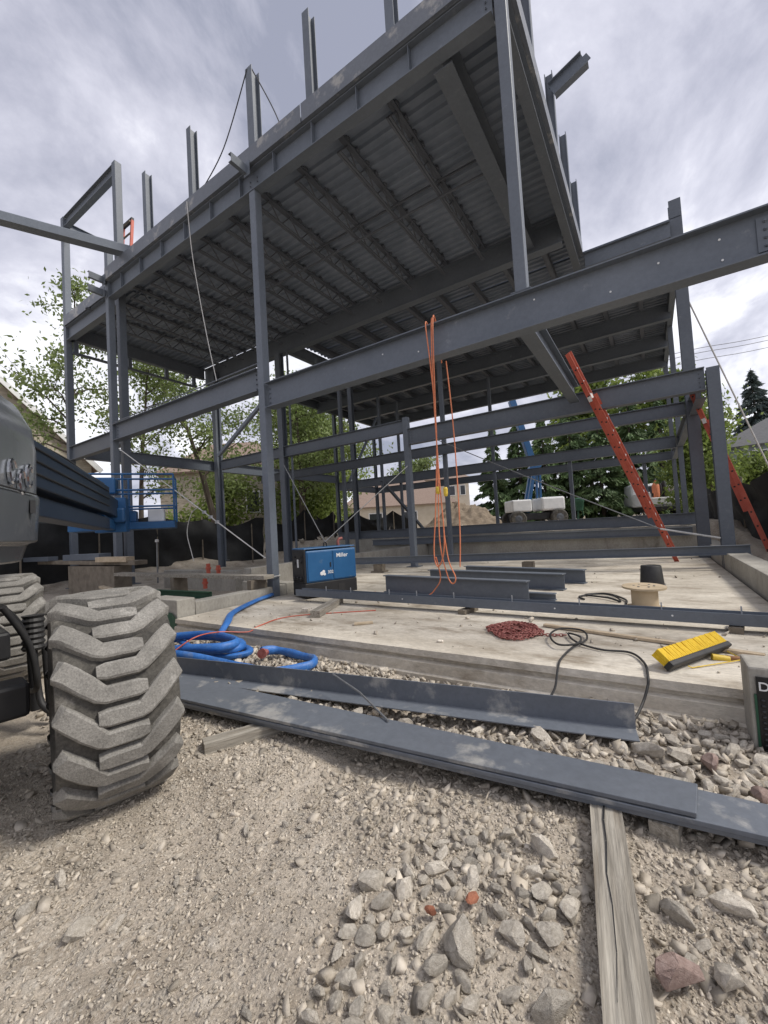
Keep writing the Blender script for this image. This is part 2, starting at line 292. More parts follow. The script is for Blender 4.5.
def vnoise(x, y, seed=0):
    x = np.asarray(x, float); y = np.asarray(y, float); xi = np.floor(x).astype(np.int64); yi = np.floor(y).astype(np.int64)
    fx = x - xi; fy = y - yi; fx = fx * fx * (3 - 2 * fx); fy = fy * fy * (3 - 2 * fy)
    def h(a, b):
        v = (a * 374761393 + b * 668265263 + seed * 974711) & 0x7fffffff
        v = ((v ^ (v >> 13)) * 1274126177) & 0x7fffffff
        return ((v ^ (v >> 16)) & 0xffff) / 65535.0
    return (h(xi, yi) * (1 - fx) + h(xi + 1, yi) * fx) * (1 - fy) + (h(xi, yi + 1) * (1 - fx) + h(xi + 1, yi + 1) * fx) * fy
def sstep(a, b, x): t = np.clip((x - a) / (b - a), 0, 1); return t * t * (3 - 2 * t)
def text_mesh(txt, size, name, m, loc, rot, parent=None, extrude=0.001):
    c = bpy.data.curves.new(name, 'FONT'); c.body = txt; c.size = size; c.extrude = extrude; c.offset = size * 0.012
    t = bpy.data.objects.new('tmp_text', c); COL.objects.link(t); bpy.context.view_layer.update()
    me = bpy.data.meshes.new_from_object(t.evaluated_get(bpy.context.evaluated_depsgraph_get()))
    bpy.data.objects.remove(t); bpy.data.curves.remove(c); me.name = name; me.materials.clear(); me.materials.append(M[m])
    o = link(name, me, parent, loc); o.rotation_euler = rot; return o

# ------------------------------------------------------------------ ground
SLAB = (-14.4, 1.12, 3.27, 14.0)
def gz(x, y):
    x = np.asarray(x, float); y = np.asarray(y, float)
    z = 0.05 * (vnoise(x * 0.9, y * 0.9, 1) - 0.5) + 0.035 * (vnoise(x * 2.7, y * 2.7, 2) - 0.5) + 0.016 * (vnoise(x * 9, y * 9, 3) - 0.5) + 0.012 * (vnoise(x * 22, y * 22, 4) - 0.5) + 0.007 * (vnoise(x * 46, y * 46, 14) - 0.5)
    z = z + 0.045 * np.exp(-(((x + 0.55) / 0.45) ** 2 + ((y - 1.15) / 0.5) ** 2))       # heap of rocks in front
    z = z - 0.03 * np.exp(-(((x + 1.6) / 0.5) ** 2))                                   # wheel rut
    far = 0.9 + 0.25 * (vnoise(x * 0.13, y * 0.13, 6) - 0.5)
    k = np.maximum(sstep(14.15, 14.7, y), sstep(1.35, 1.9, x) * sstep(3.4, 6.5, y) * (0.45 + 0.55 * sstep(11.5, 16, y)))
    k = np.maximum(k, sstep(-16.8, -17.8, x))
    z = z * (1 - k) + (far + z * 0.7) * k
    inside = (x > -7.3) & (x < 1.2) & (y > 3.45) & (y < 14.1); inside |= (x > -12.0) & (x <= -7.3) & (y > 6.7) & (y < 14.1)
    z = np.where(inside, -0.06, z)
    return z
def axis(lo, hi, f0, f1, fs, cs):
    a = list(np.arange(f0, f1, fs)); p = f0; st = fs
    while p > lo: st = min(st * 1.18, cs); p -= st; a.append(p)
    p = a[int((f1 - f0) / fs) - 1]; st = fs
    while p < hi: st = min(st * 1.18, cs); p += st; a.append(p)
    return np.array(sorted(a))
gx = axis(-260, 260, -4.2, 1.2, 0.017, 14); gy = axis(-120, 420, 0.2, 3.5, 0.017, 14)
gx = np.unique(np.concatenate([gx, np.arange(-15, -4.2, 0.22), np.arange(1.2, 3, 0.1)])); gy = np.unique(np.concatenate([gy, np.arange(3.5, 15.5, 0.2), np.arange(15.5, 45, 0.8)]))
XX, YY = np.meshgrid(gx, gy); ZZ = gz(XX, YY); nx, ny = len(gx), len(gy)
idx = np.arange(nx * ny).reshape(ny, nx)
F = np.stack([idx[:-1, :-1], idx[:-1, 1:], idx[1:, 1:], idx[1:, :-1]], -1).reshape(-1, 4)
struct(npmesh('ground', np.stack([XX, YY, ZZ], -1).reshape(-1, 3), F, 'dirt', smooth=True))

hxs, hys = np.meshgrid(np.arange(-17.5, -7.5, 0.12), np.arange(25.5, 34.5, 0.12))
hz_ = 1.75 * np.exp(-(((hxs + 13.0) / 2.0) ** 2 + ((hys - 30) / 2.2) ** 2)) * (0.8 + 0.4 * vnoise(hxs * 1.3, hys * 1.3, 8)) + 1.15 * np.exp(-(((hxs + 10.6) / 1.5) ** 2 + ((hys - 30.5) / 1.8) ** 2)) * (0.7 + 0.6 * vnoise(hxs * 1.7, hys * 1.7, 9))
hz_ = hz_ + 0.75 + hz_ * (0.28 * (vnoise(hxs * 3, hys * 3, 15) - 0.5) + 0.2 * (vnoise(hxs * 7, hys * 7, 16) - 0.5)); hn, hm = hxs.shape; hid = np.arange(hn * hm).reshape(hn, hm)
struct(npmesh('dirt_mound', np.stack([hxs, hys, hz_], -1).reshape(-1, 3), np.stack([hid[:-1, :-1], hid[:-1, 1:], hid[1:, 1:], hid[1:, :-1]], -1).reshape(-1, 4), mat('brown_earth', (0.15, 0.115, 0.08), (0.28, 0.225, 0.165), 2.5, 0.95, 0, 0.03, 9), smooth=False))

# ------------------------------------------------------------------ concrete slab and foundation walls
prof = [(3.27, 0.22), (3.262, 0.165), (3.295, 0.155), (3.295, 0.13), (3.25, 0.115), (3.242, 0.03), (3.215, 0.02), (3.21, -0.12), (6.0, -0.12), (6.0, 0.22)]
mb = MB(); n = len(prof); xs = np.linspace(-5.72, 1.05, 60)
vs = [(x, y + (0.006 * (vnoise(x * 6, i * 3.1, 3) - 0.5) if i < 8 else 0), z + (0.004 * (vnoise(x * 5, i * 7.7, 5) - 0.5) if i < 8 else 0)) for x in xs for i, (y, z) in enumerate(prof)]
fs = [(a * n + i, (a + 1) * n + i, (a + 1) * n + (i + 1) % n, a * n + (i + 1) % n) for a in range(len(xs) - 1) for i in range(n)]
fs += [tuple(range(n)), tuple(range((len(xs) - 1) * n, len(xs) * n))[::-1]]
mb.add(vs, fs); struct(mb.build('concrete_slab', 'concrete'))
mb = MB(); mb.b2(-7.05, 1.05, 6.0, 13.85, -0.12, 0.22); struct(mb.build('concrete_slab', 'concrete'))
mb = MB(); mb.b2(-12.0, -7.3, 6.75, 13.85, -0.12, 0.10); struct(mb.build('concrete_floor', 'concrete'))

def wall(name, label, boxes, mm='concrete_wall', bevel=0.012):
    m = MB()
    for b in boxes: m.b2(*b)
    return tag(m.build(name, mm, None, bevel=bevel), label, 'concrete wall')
w0 = thing('foundation_wall', (-5.9, 3.55, 0), 'low pale concrete wall end with green tarp beside blue hose coil', 'concrete wall')
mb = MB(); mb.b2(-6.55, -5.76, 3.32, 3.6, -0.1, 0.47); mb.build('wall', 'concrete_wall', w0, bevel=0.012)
mb = MB(); g_ = [(-6.35 + 0.12 * i, 3.305 - 0.012 * (i % 2), 0.0 + 0.0) for i in range(6)]
vs = [(p[0], p[1], z + 0.02 * math.sin(i * 2.1)) for i, p in enumerate(g_) for z in (-0.05, 0.3 - 0.03 * (i % 3))]
mb.add(vs, [(2 * i, 2 * i + 2, 2 * i + 3, 2 * i + 1) for i in range(5)]); mb.build('tarp', 'green', w0)
wall('foundation_wall', 'low concrete wall running back along the left edge of the slab', [(-7.02, -5.76, 5.42, 5.68, -0.1, 0.42), (-6.0, -5.76, 3.605, 5.415, -0.1, 0.40)])
wall('foundation_wall', 'concrete wall of the sunken bay behind the plank on the left', [(-7.3, -7.06, 5.69, 13.8, -0.1, 0.66)])
wall('foundation_wall', 'long rear concrete wall below the dark sill beams', [(-12.0, 1.1, 13.87, 14.2, -0.1, 0.93)])
wall('foundation_wall', 'low concrete kerb wall along the right side of the slab', [(1.08, 1.38, 3.6, 13.8, -0.1, 0.52)])

# front right wall end with black dimpled membrane
w1 = thing('foundation_wall', (0.9, 3.1, 0), 'concrete wall end at right edge carrying a black dimpled membrane with white letters', 'concrete wall')
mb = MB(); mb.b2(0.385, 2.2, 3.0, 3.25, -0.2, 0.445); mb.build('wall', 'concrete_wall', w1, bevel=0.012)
mb = MB(); mb.b2(0.413, 2.2, 2.985, 2.997, -0.2, 0.395)
for i in range(22):
    for j in range(14):
        x = 0.435 + i * 0.03; z = -0.12 + j * 0.03
        mb.lathe([(0.011, 0), (0.010, 0.006), (0.006, 0.009)], (x, 2.986, z), (0, -1, 0), 8)
mem = mb.build('membrane', 'membrane', w1, smooth=True)
text_mesh('DELTA', 0.066, 'lettering', 'white', (0.418, 2.980, 0.325), (R(90), 0, 0), mem)
mb = MB(); mb.b2(0.401, 0.412, 2.986, 2.997, -0.1, 0.30); mb.build('green_strip', 'green', w1)

# ------------------------------------------------------------------ the steel frame
SF = thing('steel_frame_building', (-5.8, 5.17, 0.22), 'two storey grey steel building frame under construction with open metal decks', 'building frame')
def P(name, mbx, m='steel', parent=SF, **k): return mbx.build(name, m, parent, **k)
def hss(x, y, z0, z1, s=0.15, plate=True, lab=None):
    m = MB(); t = s / 2
    m.prism([(-t, -t), (t, -t), (t, t), (-t, t)], (x, y, z0), (x, y, z1), (0, 1, 0))
    o = P('column', m, bevel=0.012, seg=2)
    if plate and z0 < 1.0:
        b = MB(); b.box((x, y, z0 + 0.011), (s * 2.1, s * 2.1, 0.02)); P('base_plate', b, parent=o)
    return o
def wcol(x, y, z0, z1, d=0.2, b=0.2, name='column', ang=0):
    m = MB(); m.ibeam((x, y, z0), (x, y, z1), d, b, 0.013, 0.009, (math.sin(ang), math.cos(ang), 0)); return P(name, m)
def beam(p0, p1, h, b, name='beam', **k):
    m = MB(); m.ibeam(p0, p1, h, b, **k); return P(name, m)
def bolts(parent, c, nrows, dz, ny=-1, r=0.013):
    for i in range(nrows):
        m = MB(); m.lathe([(r, 0), (r, 0.012), (r * 0.6, 0.013), (r * 0.6, 0.024)], (c[0], c[1], c[2] + i * dz), (0, ny, 0), 6); P('bolt', m, parent=parent)

# front line of columns
fc = hss(-5.82, 5.17, 0.10, 7.77, 0.16)
wcol(-5.95, 5.36, 8.2, 10.45, 0.2, 0.18, 'roof_post')
hss(-11.55, 5.16, 0.3, 9.35, 0.16); hss(-11.6, 5.45, 0.25, 11.75, 0.18)
hss(-15.0, 5.45, 0.05, 11.78, 0.18)
post = hss(-1.13, 5.165, 4.105, 10.4, 0.145, False)
b_ = MB(); b_.box((-1.13, 5.165, 4.099), (0.24, 0.2, 0.014)); P('base_plate', b_, parent=post)
# level one front beams
gb = beam((-5.70, 5.17, 3.86), (1.16, 5.17, 3.86), 0.46, 0.20, 'girder')
bolts(gb, (-5.66, 5.158, 3.73), 4, 0.085)
gb2 = beam((1.19, 5.17, 3.86), (3.4, 5.17, 3.86), 0.46, 0.20, 'girder')
m = MB(); m.box((1.17, 5.155, 3.86), (0.30, 0.012, 0.33)); sp_ = P('splice_plate', m)
for xx in (1.08, 1.135, 1.22, 1.28): bolts(sp_, (xx, 5.149, 3.745), 4, 0.078, r=0.016)
hss(3.3, 5.17, -0.1, 3.63, 0.16)
for (x, z) in ((-1.0, 3.98), (-0.2, 3.78), (0.25, 3.92), (0.75, 3.95), (0.76, 3.74), (-3.2, 3.93), (-2.6, 3.8)):
    m = MB(); m.lathe([(0.011, 0), (0.011, 0.005)], (x, 5.163, z), (0, -1, 0), 8); P('bolt_hole_plug', m, 'white', parent=gb)
lb = beam((-11.46, 5.17, 4.205), (-5.91, 5.17, 4.205), 0.43, 0.2, 'girder')
m = MB(); m.tube([(-11.4, 5.09, 4.45), (-8, 5.08, 4.47), (-5.9, 5.1, 4.5)], 0.012, 6); P('conduit', m, parent=lb)
beam((-14.9, 5.45, 4.205), (-11.66, 5.45, 4.205), 0.43, 0.18, 'girder')
# roof edge girders, pour stop
rg = beam((-11.46, 5.17, 7.985), (-1.24, 5.17, 7.985), 0.43, 0.18, 'girder')
for x in np.arange(-10.8, -1.5, 0.93):
    m = MB(); m.box((x, 5.123, 7.985), (0.012, 0.08, 0.395)); P('stiffener', m, parent=rg)
m = MB(); m.tube([(-11.4, 5.07, 8.22), (-5.9, 5.068, 8.225), (-1.3, 5.07, 8.22)], 0.011, 6); P('cable_run', m, parent=rg)
rg2 = beam((-14.9, 5.45, 7.985), (-11.66, 5.45, 7.985), 0.43, 0.18, 'girder')
def plate_edge(p0, p1, h=0.31, name='pour_stop'):
    m = MB(); d = (Vector(p1) - Vector(p0)).normalized(); m.prism([(0, -h / 2), (0.006, -h / 2), (0.006, h / 2 - 0.006), (0.08, h / 2 - 0.006), (0.08, h / 2), (0, h / 2)], p0, p1); return P(name, m, 'steel_plate')
m = MB(); m.b2(-11.5, -4.46, 5.02, 5.03, 8.215, 8.53); m.b2(-11.5, -4.46, 5.031, 5.16, 8.215, 8.225); P('pour_stop', m, 'steel_plate')
m = MB(); m.b2(-4.44, -1.02, 5.02, 5.03, 8.215, 8.53); m.b2(-4.44, -1.02, 5.031, 5.16, 8.215, 8.225); P('pour_stop', m, 'steel_plate')
m = MB(); m.b2(-14.93, -11.66, 5.32, 5.33, 8.215, 8.53); P('pour_stop', m, 'steel_plate')
m = MB(); m.b2(-1.02, -1.01, 5.03, 11.9, 8.215, 8.53); m.b2(-1.15, -1.021, 5.1, 11.9, 8.215, 8.225); P('pour_stop', m, 'steel_plate')
m = MB(); m.b2(-14.92, -14.91, 5.33, 10.15, 8.215, 8.53); P('pour_stop', m, 'steel_plate')
m = MB(); m.b2(1.1, 1.11, 12.2, 22.9, 8.2, 8.45); P('pour_stop', m, 'steel_plate')
beam((-1.16, 5.3, 7.985), (-1.16, 11.95, 7.985), 0.43, 0.17, 'beam')          # right edge
beam((-2.0, 5.28, 7.96), (-2.0, 10.03, 7.96), 0.48, 0.28, 'beam')             # heavy beam
beam((-14.8, 5.46, 7.985), (-14.8, 10.05, 7.985), 0.43, 0.17, 'beam')
beam((-14.9, 10.15, 7.9), (-1.27, 10.15, 7.9), 0.6, 0.24, 'girder')
for (x, y, zz) in ((-5.82, 4.98, 8.12), (-11.55, 5.0, 8.25), (-11.55, 4.98, 7.9)):   # connection stubs at the roof line
    m = MB(); m.channel((x, y + 0.09, zz), (x, y - 0.32, zz), 0.16, 0.08); m.box((x, y + 0.02, zz), (0.16, 0.012, 0.26)); P('outrigger_stub', m)
# joists
def joist(x, y0, y1, ztop=8.2, zbot=7.86):
    m = MB()
    for dx_ in (-0.028, 0.028): m.bar((x + dx_, y0, ztop), (x + dx_, y1, ztop), 0.052, 0.035)
    for dx_ in (-0.024, 0.024): m.bar((x + dx_, y0 + 0.25, zbot), (x + dx_, y1 - 0.12, zbot), 0.038, 0.035)
    j = P('joist', m, 'joist')
    m = MB(); nn = int((y1 - y0 - 0.4) / 0.26); ys = np.linspace(y0 + 0.25, y1 - 0.2, nn)
    pts = [(x, yy, zbot if i % 2 == 0 else ztop - 0.01) for i, yy in enumerate(ys)]
    for a, b in zip(pts[:-1], pts[1:]): m.tube([a, b], 0.015, 5, False)
    for yy in np.arange(y0 + 0.15, y1, 0.305): m.box((x, yy, ztop + 0.045), (0.16, 0.10, 0.05))
    P('web', m, 'joist', parent=j)
for i in range(11): joist(-3.05 - i * 1.02, 5.27, 10.03)
m = MB()
for zz in (8.16, 7.83): m.bar((-13.6, 7.45, zz), (-2.0, 7.45, zz), 0.035, 0.035)
P('bridging', m, 'joist')
for y in (13.6, 16.1, 18.7, 21.2):
    x0 = -10.4 if y < 14 else -14.2
    beam((x0, y, 7.75), (0.98, y, 7.75), 0.5, 0.2, 'girder')
for i in range(15):
    x = 0.2 - i * 1.0
    y0 = 10.27 if -10.4 < x < -1.3 else (12.15 if x > -1.3 else 14.4)
    if y0 > 14 and x < -14.2: continue
    m = MB(); m.ibeam((x, y0, 8.1), (x, 22.9, 8.1), 0.2, 0.12, 0.012, 0.008); P('beam', m, 'joist')
beam((1.0, 12.2, 7.95), (1.0, 22.9, 7.95), 0.42, 0.16, 'beam')
beam((-10.4, 10.27, 7.95), (-10.4, 14.4, 7.95), 0.42, 0.16, 'beam')
beam((-14.2, 14.4, 7.95), (-14.2, 22.9, 7.95), 0.42, 0.16, 'beam')
beam((-14.1, 14.4, 7.95), (-10.5, 14.4, 7.95), 0.42, 0.16, 'beam')
# corrugated decks (ribs run along x)
def deck(x0, x1, y0, y1, z=8.245):
    p = 0.203; h = 0.05; pr = []; y = y0
    while y < y1:
        for a, b in ((0, 0), (0.06, 0), (0.085, 1), (0.178, 1)):
            if y + a <= y1: pr.append((y + a, z + h * b))
        y += p
    K = len(pr); vs = [(x, a, b) for x in (x0, x1) for a, b in pr]; m = MB(); m.add(vs, [(i, i + 1, K + i + 1, K + i) for i in range(K - 1)])
    m.b2(x0, x1, y0, y1, z + h + 0.004, z + h + 0.02); return P('roof_deck', m, 'deck')
deck(-11.5, -1.03, 5.035, 10.15); deck(-14.9, -11.51, 5.335, 10.15); deck(-10.4, -1.03, 10.16, 11.95); deck(-10.4, 1.09, 11.97, 14.4); deck(-14.3, 1.09, 14.42, 22.95)
# hanging ledger below the left deck edge
m = MB(); m.bar((-14.85, 5.5, 7.40), (-14.85, 9.7, 7.40), 0.10, 0.06)
led = P('ledger', m)
for y in (5.6, 7.2, 8.5, 9.6):
    m = MB(); m.box((-14.85, y, 7.60), (0.09, 0.12, 0.34)); P('hanger', m, parent=led)
# roof line posts
for x in (-9.85, -7.95, -4.43, -2.78): wcol(x, 5.33, 8.3, 10.42, 0.17, 0.15, 'roof_post')
for y, z1 in ((6.8, 11.6), (8.9, 10.4), (10.5, 10.4), (12.15, 10.4)): wcol(-1.12, y, 8.3, z1, 0.15, 0.15, 'roof_post', R(90))
# frame on the roof at left
beam((-14.9, 5.45, 11.6), (-11.7, 5.45, 11.56), 0.32, 0.16, 'beam'); beam((-15.0, 5.55, 11.55), (-15.0, 9.3, 11.55), 0.26, 0.14, 'beam')
hss(-14.98, 9.38, 7.7, 11.68, 0.14, False)
o = beam((-1.06, 8.74, 9.88), (-0.45, 8.74, 10.12), 0.32, 0.15, 'outrigger_beam'); m = MB(); m.box((-0.42, 8.74, 10.13), (0.09, 0.012, 0.16), ry=R(-25)); P('end_clip', m, parent=o)
# right hand roof beam and back columns
beam((-0.98, 11.88, 7.99), (0.86, 11.88, 7.99), 0.4, 0.15, 'beam')
wcol(0.99, 12.1, 0.22, 8.75, 0.26, 0.24); wcol(1.17, 10.0, 0.22, 4.02, 0.2, 0.2)
wcol(1.0, 17.4, 0.6, 8.0, 0.15, 0.15); wcol(0.98, 21.5, 0.6, 8.0, 0.15, 0.15)
hss(-5.58, 10.02, 0.22, 4.4, 0.16); hss(-5.5, 12.35, 0.2, 7.9, 0.13); hss(-5.6, 17.7, 0.5, 7.7, 0.13); hss(-2.56, 17.7, 0.5, 3.7, 0.14); hss(-0.1, 21.5, 0.6, 3.75, 0.15)
wcol(-14.1, 10.0, 0.2, 7.9, 0.2, 0.2); hss(-14.75, 10.6, 0.4, 7.9, 0.13); wcol(-10.45, 10.0, 0.1, 7.6, 0.22, 0.22); hss(-10.1, 10.05, 0.1, 7.6, 0.06, False)
hss(-10.4, 13.2, 0.1, 7.7, 0.13); wcol(-10.4, 13.95, 0.1, 7.7, 0.18, 0.18); hss(-10.4, 16.1, 0.6, 7.7, 0.12); hss(-10.4, 17.8, 0.6, 7.7, 0.12)
# level one beams behind
beam((-13.9, 10.0, 4.15), (-5.68, 10.0, 4.15), 0.36, 0.18); beam((-5.48, 10.0, 3.83), (1.05, 10.0, 3.83), 0.44, 0.2)
beam((-14.2, 12.2, 3.77), (0.86, 12.2, 3.77), 0.32, 0.16); beam((-14.2, 17.55, 3.75), (0.9, 17.55, 3.75), 0.42, 0.18); beam((-14.2, 21.4, 3.72), (0.9, 21.4, 3.72), 0.36, 0.16); wcol(-14.3, 21.4, 0.6, 7.9, 0.16, 0.16); wcol(-14.3, 17.55, 0.6, 7.9, 0.16, 0.16)
beam((-14.3, 5.55, 4.15), (-14.3, 17.45, 4.15), 0.38, 0.18); beam((-14.3, 17.65, 3.75), (-14.3, 21.3, 3.75), 0.36, 0.16); beam((-1.23, 5.28, 4.02), (-1.23, 9.9, 4.02), 0.36, 0.20); beam((1.0, 10.3, 3.72), (1.0, 21.3, 3.72), 0.36, 0.18)
# sill beams on the rear wall
beam((-11.5, 14.03, 1.11), (1.0, 14.03, 1.11), 0.32, 0.22, 'sill_beam'); beam((-9.5, 13.72, 0.78), (0.9, 13.72, 0.78), 0.22, 0.16, 'sill_beam')
# bolted connections
for par, x, z0, n_, dz in ((lb, -6.0, 4.06, 4, 0.09), (lb, -11.35, 4.06, 4, 0.09), (rg, -1.32, 7.86, 3, 0.08), (rg, -5.72, 7.86, 3, 0.08), (rg, -5.92, 7.86, 3, 0.08)): bolts(par, (x, 5.158, z0), n_, dz)
bolts(SF, (0.97, 9.985, 3.70), 4, 0.085); bolts(SF, (-5.40, 9.985, 3.70), 4, 0.085)
# braces
m = MB(); m.bar((-7.3, 5.2, 3.0), (-5.95, 5.18, 3.75), 0.06, 0.06); P('brace', m)
m = MB(); m.bar((-10.4, 16.0, 3.6), (-10.2, 20.0, 0.9), 0.12, 0.12); P('brace', m)
m = MB(); m.bar((-10.3, 13.4, 3.3), (-10.4, 15.9, 6.5), 0.08, 0.08); P('brace', m)

# ------------------------------------------------------------------ loose steel and timber
def single(name, m, mm, label, cat, group=None, **k): return tag(m.build(name, mm, None, **k), label, cat, group)
def strip(name, top, z1, th, mm, label, cat, **k):
    """flat plate from an outline (x, y) list at top height z1"""
    n = len(top); m = MB(); vs = [(x, y, z1 - th) for x, y in top] + [(x, y, z1) for x, y in top]
    m.add(vs, [tuple(range(n))[::-1], tuple(range(n, 2 * n))] + [(i, (i + 1) % n, n + (i + 1) % n, n + i) for i in range(n)])
    return single(name, m, mm, label, cat, **k)
strip('steel_plate', [(-3.75, 1.70), (0.065, 2.015), (0.085, 2.235), (-3.75, 2.05)], 0.140, 0.020, 'steel_plate', 'topmost long grey plate of the low stack, its end stopping short with pale scuff', 'steel plate', bevel=0.003)
strip('steel_plate', [(-3.8, 1.695), (0.62, 2.055), (0.66, 2.265), (-3.8, 2.045)], 0.116, 0.020, 'steel_plate', 'middle long grey steel plate of the low stack, running past the right edge', 'steel plate', bevel=0.003)
strip('steel_plate', [(-3.7, 1.715), (0.75, 2.075), (0.78, 2.28), (-3.7, 2.05)], 0.092, 0.020, 'steel_plate', 'lowest long grey steel plate of the stack, lying on the timber block', 'steel plate', bevel=0.003)
# bent angle behind the stack
m = MB(); p0 = Vector((-4.35, 2.175, 0.05)); p1 = Vector((-0.165, 2.845, 0.05))
m.prism([(0, 0), (0.15, 0), (0.15, 0.009), (0.009, 0.009), (0.009, 0.155), (0, 0.155)], p0, p1)
single('steel_angle', m, 'steel_plate', 'long grey L shaped steel angle with upright leg lying on white rubble behind the plates', 'steel angle', bevel=0.002)
m = MB(); m.tube([(-2.16, 2.47, 0.215), (-1.8, 2.33, 0.185), (-1.43, 2.12, 0.150)], 0.007, 6); single('steel_rod', m, 'wire', 'thin bent steel rod resting across the angle and the plates', 'steel rod')
def align(o, p0, p1):
    a = math.atan2(p1[1] - p0[1], p1[0] - p0[0]) - math.pi / 2; o.data.transform(Matrix.Rotation(-a, 4, 'Z')); o.rotation_euler.z = a; return o
# timbers in the foreground
def timber(name, p0, p1, wd, h, mm, label, cat='timber', group=None, twist=0.0):
    m = MB(); p0, p1 = Vector(p0), Vector(p1); d = p1 - p0; L_ = d.length; d.normalize(); s_ = d.cross(Vector((0, 0, 1))).normalized(); u_ = s_.cross(d)
    nseg = max(4, int(L_ / 0.05)); prof_ = []
    for i in range(9): prof_.append((-wd / 2 + wd * i / 8, h / 2))
    prof_ += [(wd / 2, 0), (wd / 2, -h / 2), (0, -h / 2), (-wd / 2, -h / 2), (-wd / 2, 0)]
    K = len(prof_); vs = []
    for j in range(nseg + 1):
        t = j / nseg
        for i, (a, b) in enumerate(prof_):
            jit = 0.004 * (vnoise(j * 0.6 + i * 13.1, i * 3.3, 11) - 0.5)
            bb = b + jit
            if 0 < i < 8: bb -= 0.0045 * max(0, vnoise(j * 0.15, i * 1.9, 5) - 0.45) * 2
            vs.append(p0 + d * (L_ * t + (0.006 * (vnoise(i * 2.3, j, 7) - .5) if j in (0, nseg) else 0)) + s_ * (a + 0.5 * jit) + u_ * bb)
    fs = [(j * K + i, j * K + (i + 1) % K, (j + 1) * K + (i + 1) % K, (j + 1) * K + i) for j in range(nseg) for i in range(K)]
    fs += [tuple(range(K))[::-1], tuple(range(nseg * K, (nseg + 1) * K))]
    m.add(vs, fs); return m, label, cat
def put_timber(name, mm, *a, parts=None, **k):
    m, label, cat = timber(name, *a, mm, **k); return tag(align(m.build(name, mm, None), a[0], a[1]), label, cat)
pl = thing('timber_beam', (-0.2, 1.5, 0.0), 'weathered grey split timber beam lying on dirt at lower right of the picture', 'timber')
m, _, _ = timber('', (-0.262, 2.06, 0.035), (-0.082, 0.83, 0.045), 0.12, 0.085, None, ''); align(m.build('beam', 'timber', pl), (-0.262, 2.06), (-0.082, 0.83))
m = MB()
cr_ = [(-0.262, 2.062), (-0.252, 1.9), (-0.232, 1.78), (-0.218, 1.62), (-0.192, 1.5), (-0.17, 1.34), (-0.16, 1.2)]
for i in range(len(cr_) - 1):
    a, b = cr_[i], cr_[i + 1]; wa, wb = 0.004 * (1 - i / 7), 0.004 * (1 - (i + 1) / 7)
    m.add([(a[0] - wa, a[1], 0.0815 + 0.0012), (a[0] + wa, a[1], 0.0815 + 0.0012), (b[0] + wb, b[1], 0.0865 if i > 4 else 0.0835), (b[0] - wb, b[1], 0.0865 if i > 4 else 0.0835)], [(0, 1, 2, 3)])
m.build('crack', 'black', pl)
put_timber('timber_block', 'timber', (-2.42, 1.53, 0.03), (-2.12, 2.12, 0.03), 0.10, 0.085, label='short tan timber block propping up the left part of the plate stack')
put_timber('timber_block', 'timber', (-0.05, 2.0, 0.03), (0.02, 2.4, 0.03), 0.10, 0.075, label='timber packer hidden under the right part of the plate stack')
# timber and channel on the slab
put_timber('timber_skid', 'timber', (-3.73, 3.98, 0.265), (-4.12, 4.95, 0.265), 0.13, 0.09, label='square grey timber skid on the slab beside the blue generator')
put_timber('timber_skid', 'dark_wood', (-2.02, 4.72, 0.248), (-1.96, 5.02, 0.248), 0.10, 0.055, label='small dark packer under the long channel in the middle of the slab')
put_timber('timber_skid', 'dark_wood', (0.55, 4.7, 0.248), (0.6, 5.0, 0.248), 0.10, 0.055, label='dark packer under the right end of the long channel')
rl = thing('steel_channel', (-1.9, 4.82, 0.28), 'long grey steel channel with pale clips lying across the front of the slab', 'steel channel')
m = MB(); m.prism([(-0.075, 0), (0.075, 0), (0.075, 0.105), (0.067, 0.105), (0.067, 0.008), (-0.067, 0.008), (-0.067, 0.105), (-0.075, 0.105)], (-4.95, 4.93, 0.312), (1.0, 4.80, 0.282)); m.build('channel', 'steel', rl, bevel=0.002)
for i, x in enumerate((-4.4, -3.9, -3.2, -2.75, -2.2, -1.45, -0.72, 0.02, 0.62)):
    m = MB(); yy = 4.93 - 0.13 * (x + 4.95) / 5.95; zz = 0.312 - 0.03 * (x + 4.95) / 5.95; m.box((x, yy + 0.06, zz + 0.10), (0.012, 0.008, 0.10)); m.build('clip', 'alu', rl)
for x in (-2.9, -0.95, 0.1):
    m = MB(); yy = 4.93 - 0.13 * (x + 4.95) / 5.95 - 0.0755; zz = 0.312 - 0.03 * (x + 4.95) / 5.95; m.lathe([(0.009, 0), (0.009, 0.003)], (x, yy, zz + 0.055), (0, -1, 0), 8); m.build('bolt_hole', 'white', rl)
def ib(name, p0, p1, h, b, label, mm='steel'):
    m = MB(); m.ibeam(p0, p1, h, b); return single(name, m, mm, label, 'steel beam', bevel=0.002)
ib('steel_beam', (-3.93, 6.0, 0.375), (-1.43, 5.62, 0.375), 0.29, 0.14, 'nearest of the three short steel beams stacked on the slab below the orange rope')
ib('steel_beam', (-3.7, 7.25, 0.35), (-1.18, 6.78, 0.35), 0.25, 0.16, 'middle short steel beam with light top flange lying behind the nearest one')
ib('steel_beam', (-3.3, 8.1, 0.34), (-0.98, 7.5, 0.34), 0.23, 0.15, 'farthest of the short steel beams on the slab, with clip holes at its end')
ib('steel_beam', (-1.75, 5.95, 0.27), (-1.15, 5.9, 0.27), 0.10, 0.10, 'small stub of steel beam poking out beside the nearest short beam')
m = MB(); m.channel((-6.6, 8.62, 0.52), (1.42, 9.6, 0.58), 0.17, 0.08); single('steel_beam', m, 'steel', 'very long thin steel beam lying across the slab in front of the rear columns', 'steel beam')
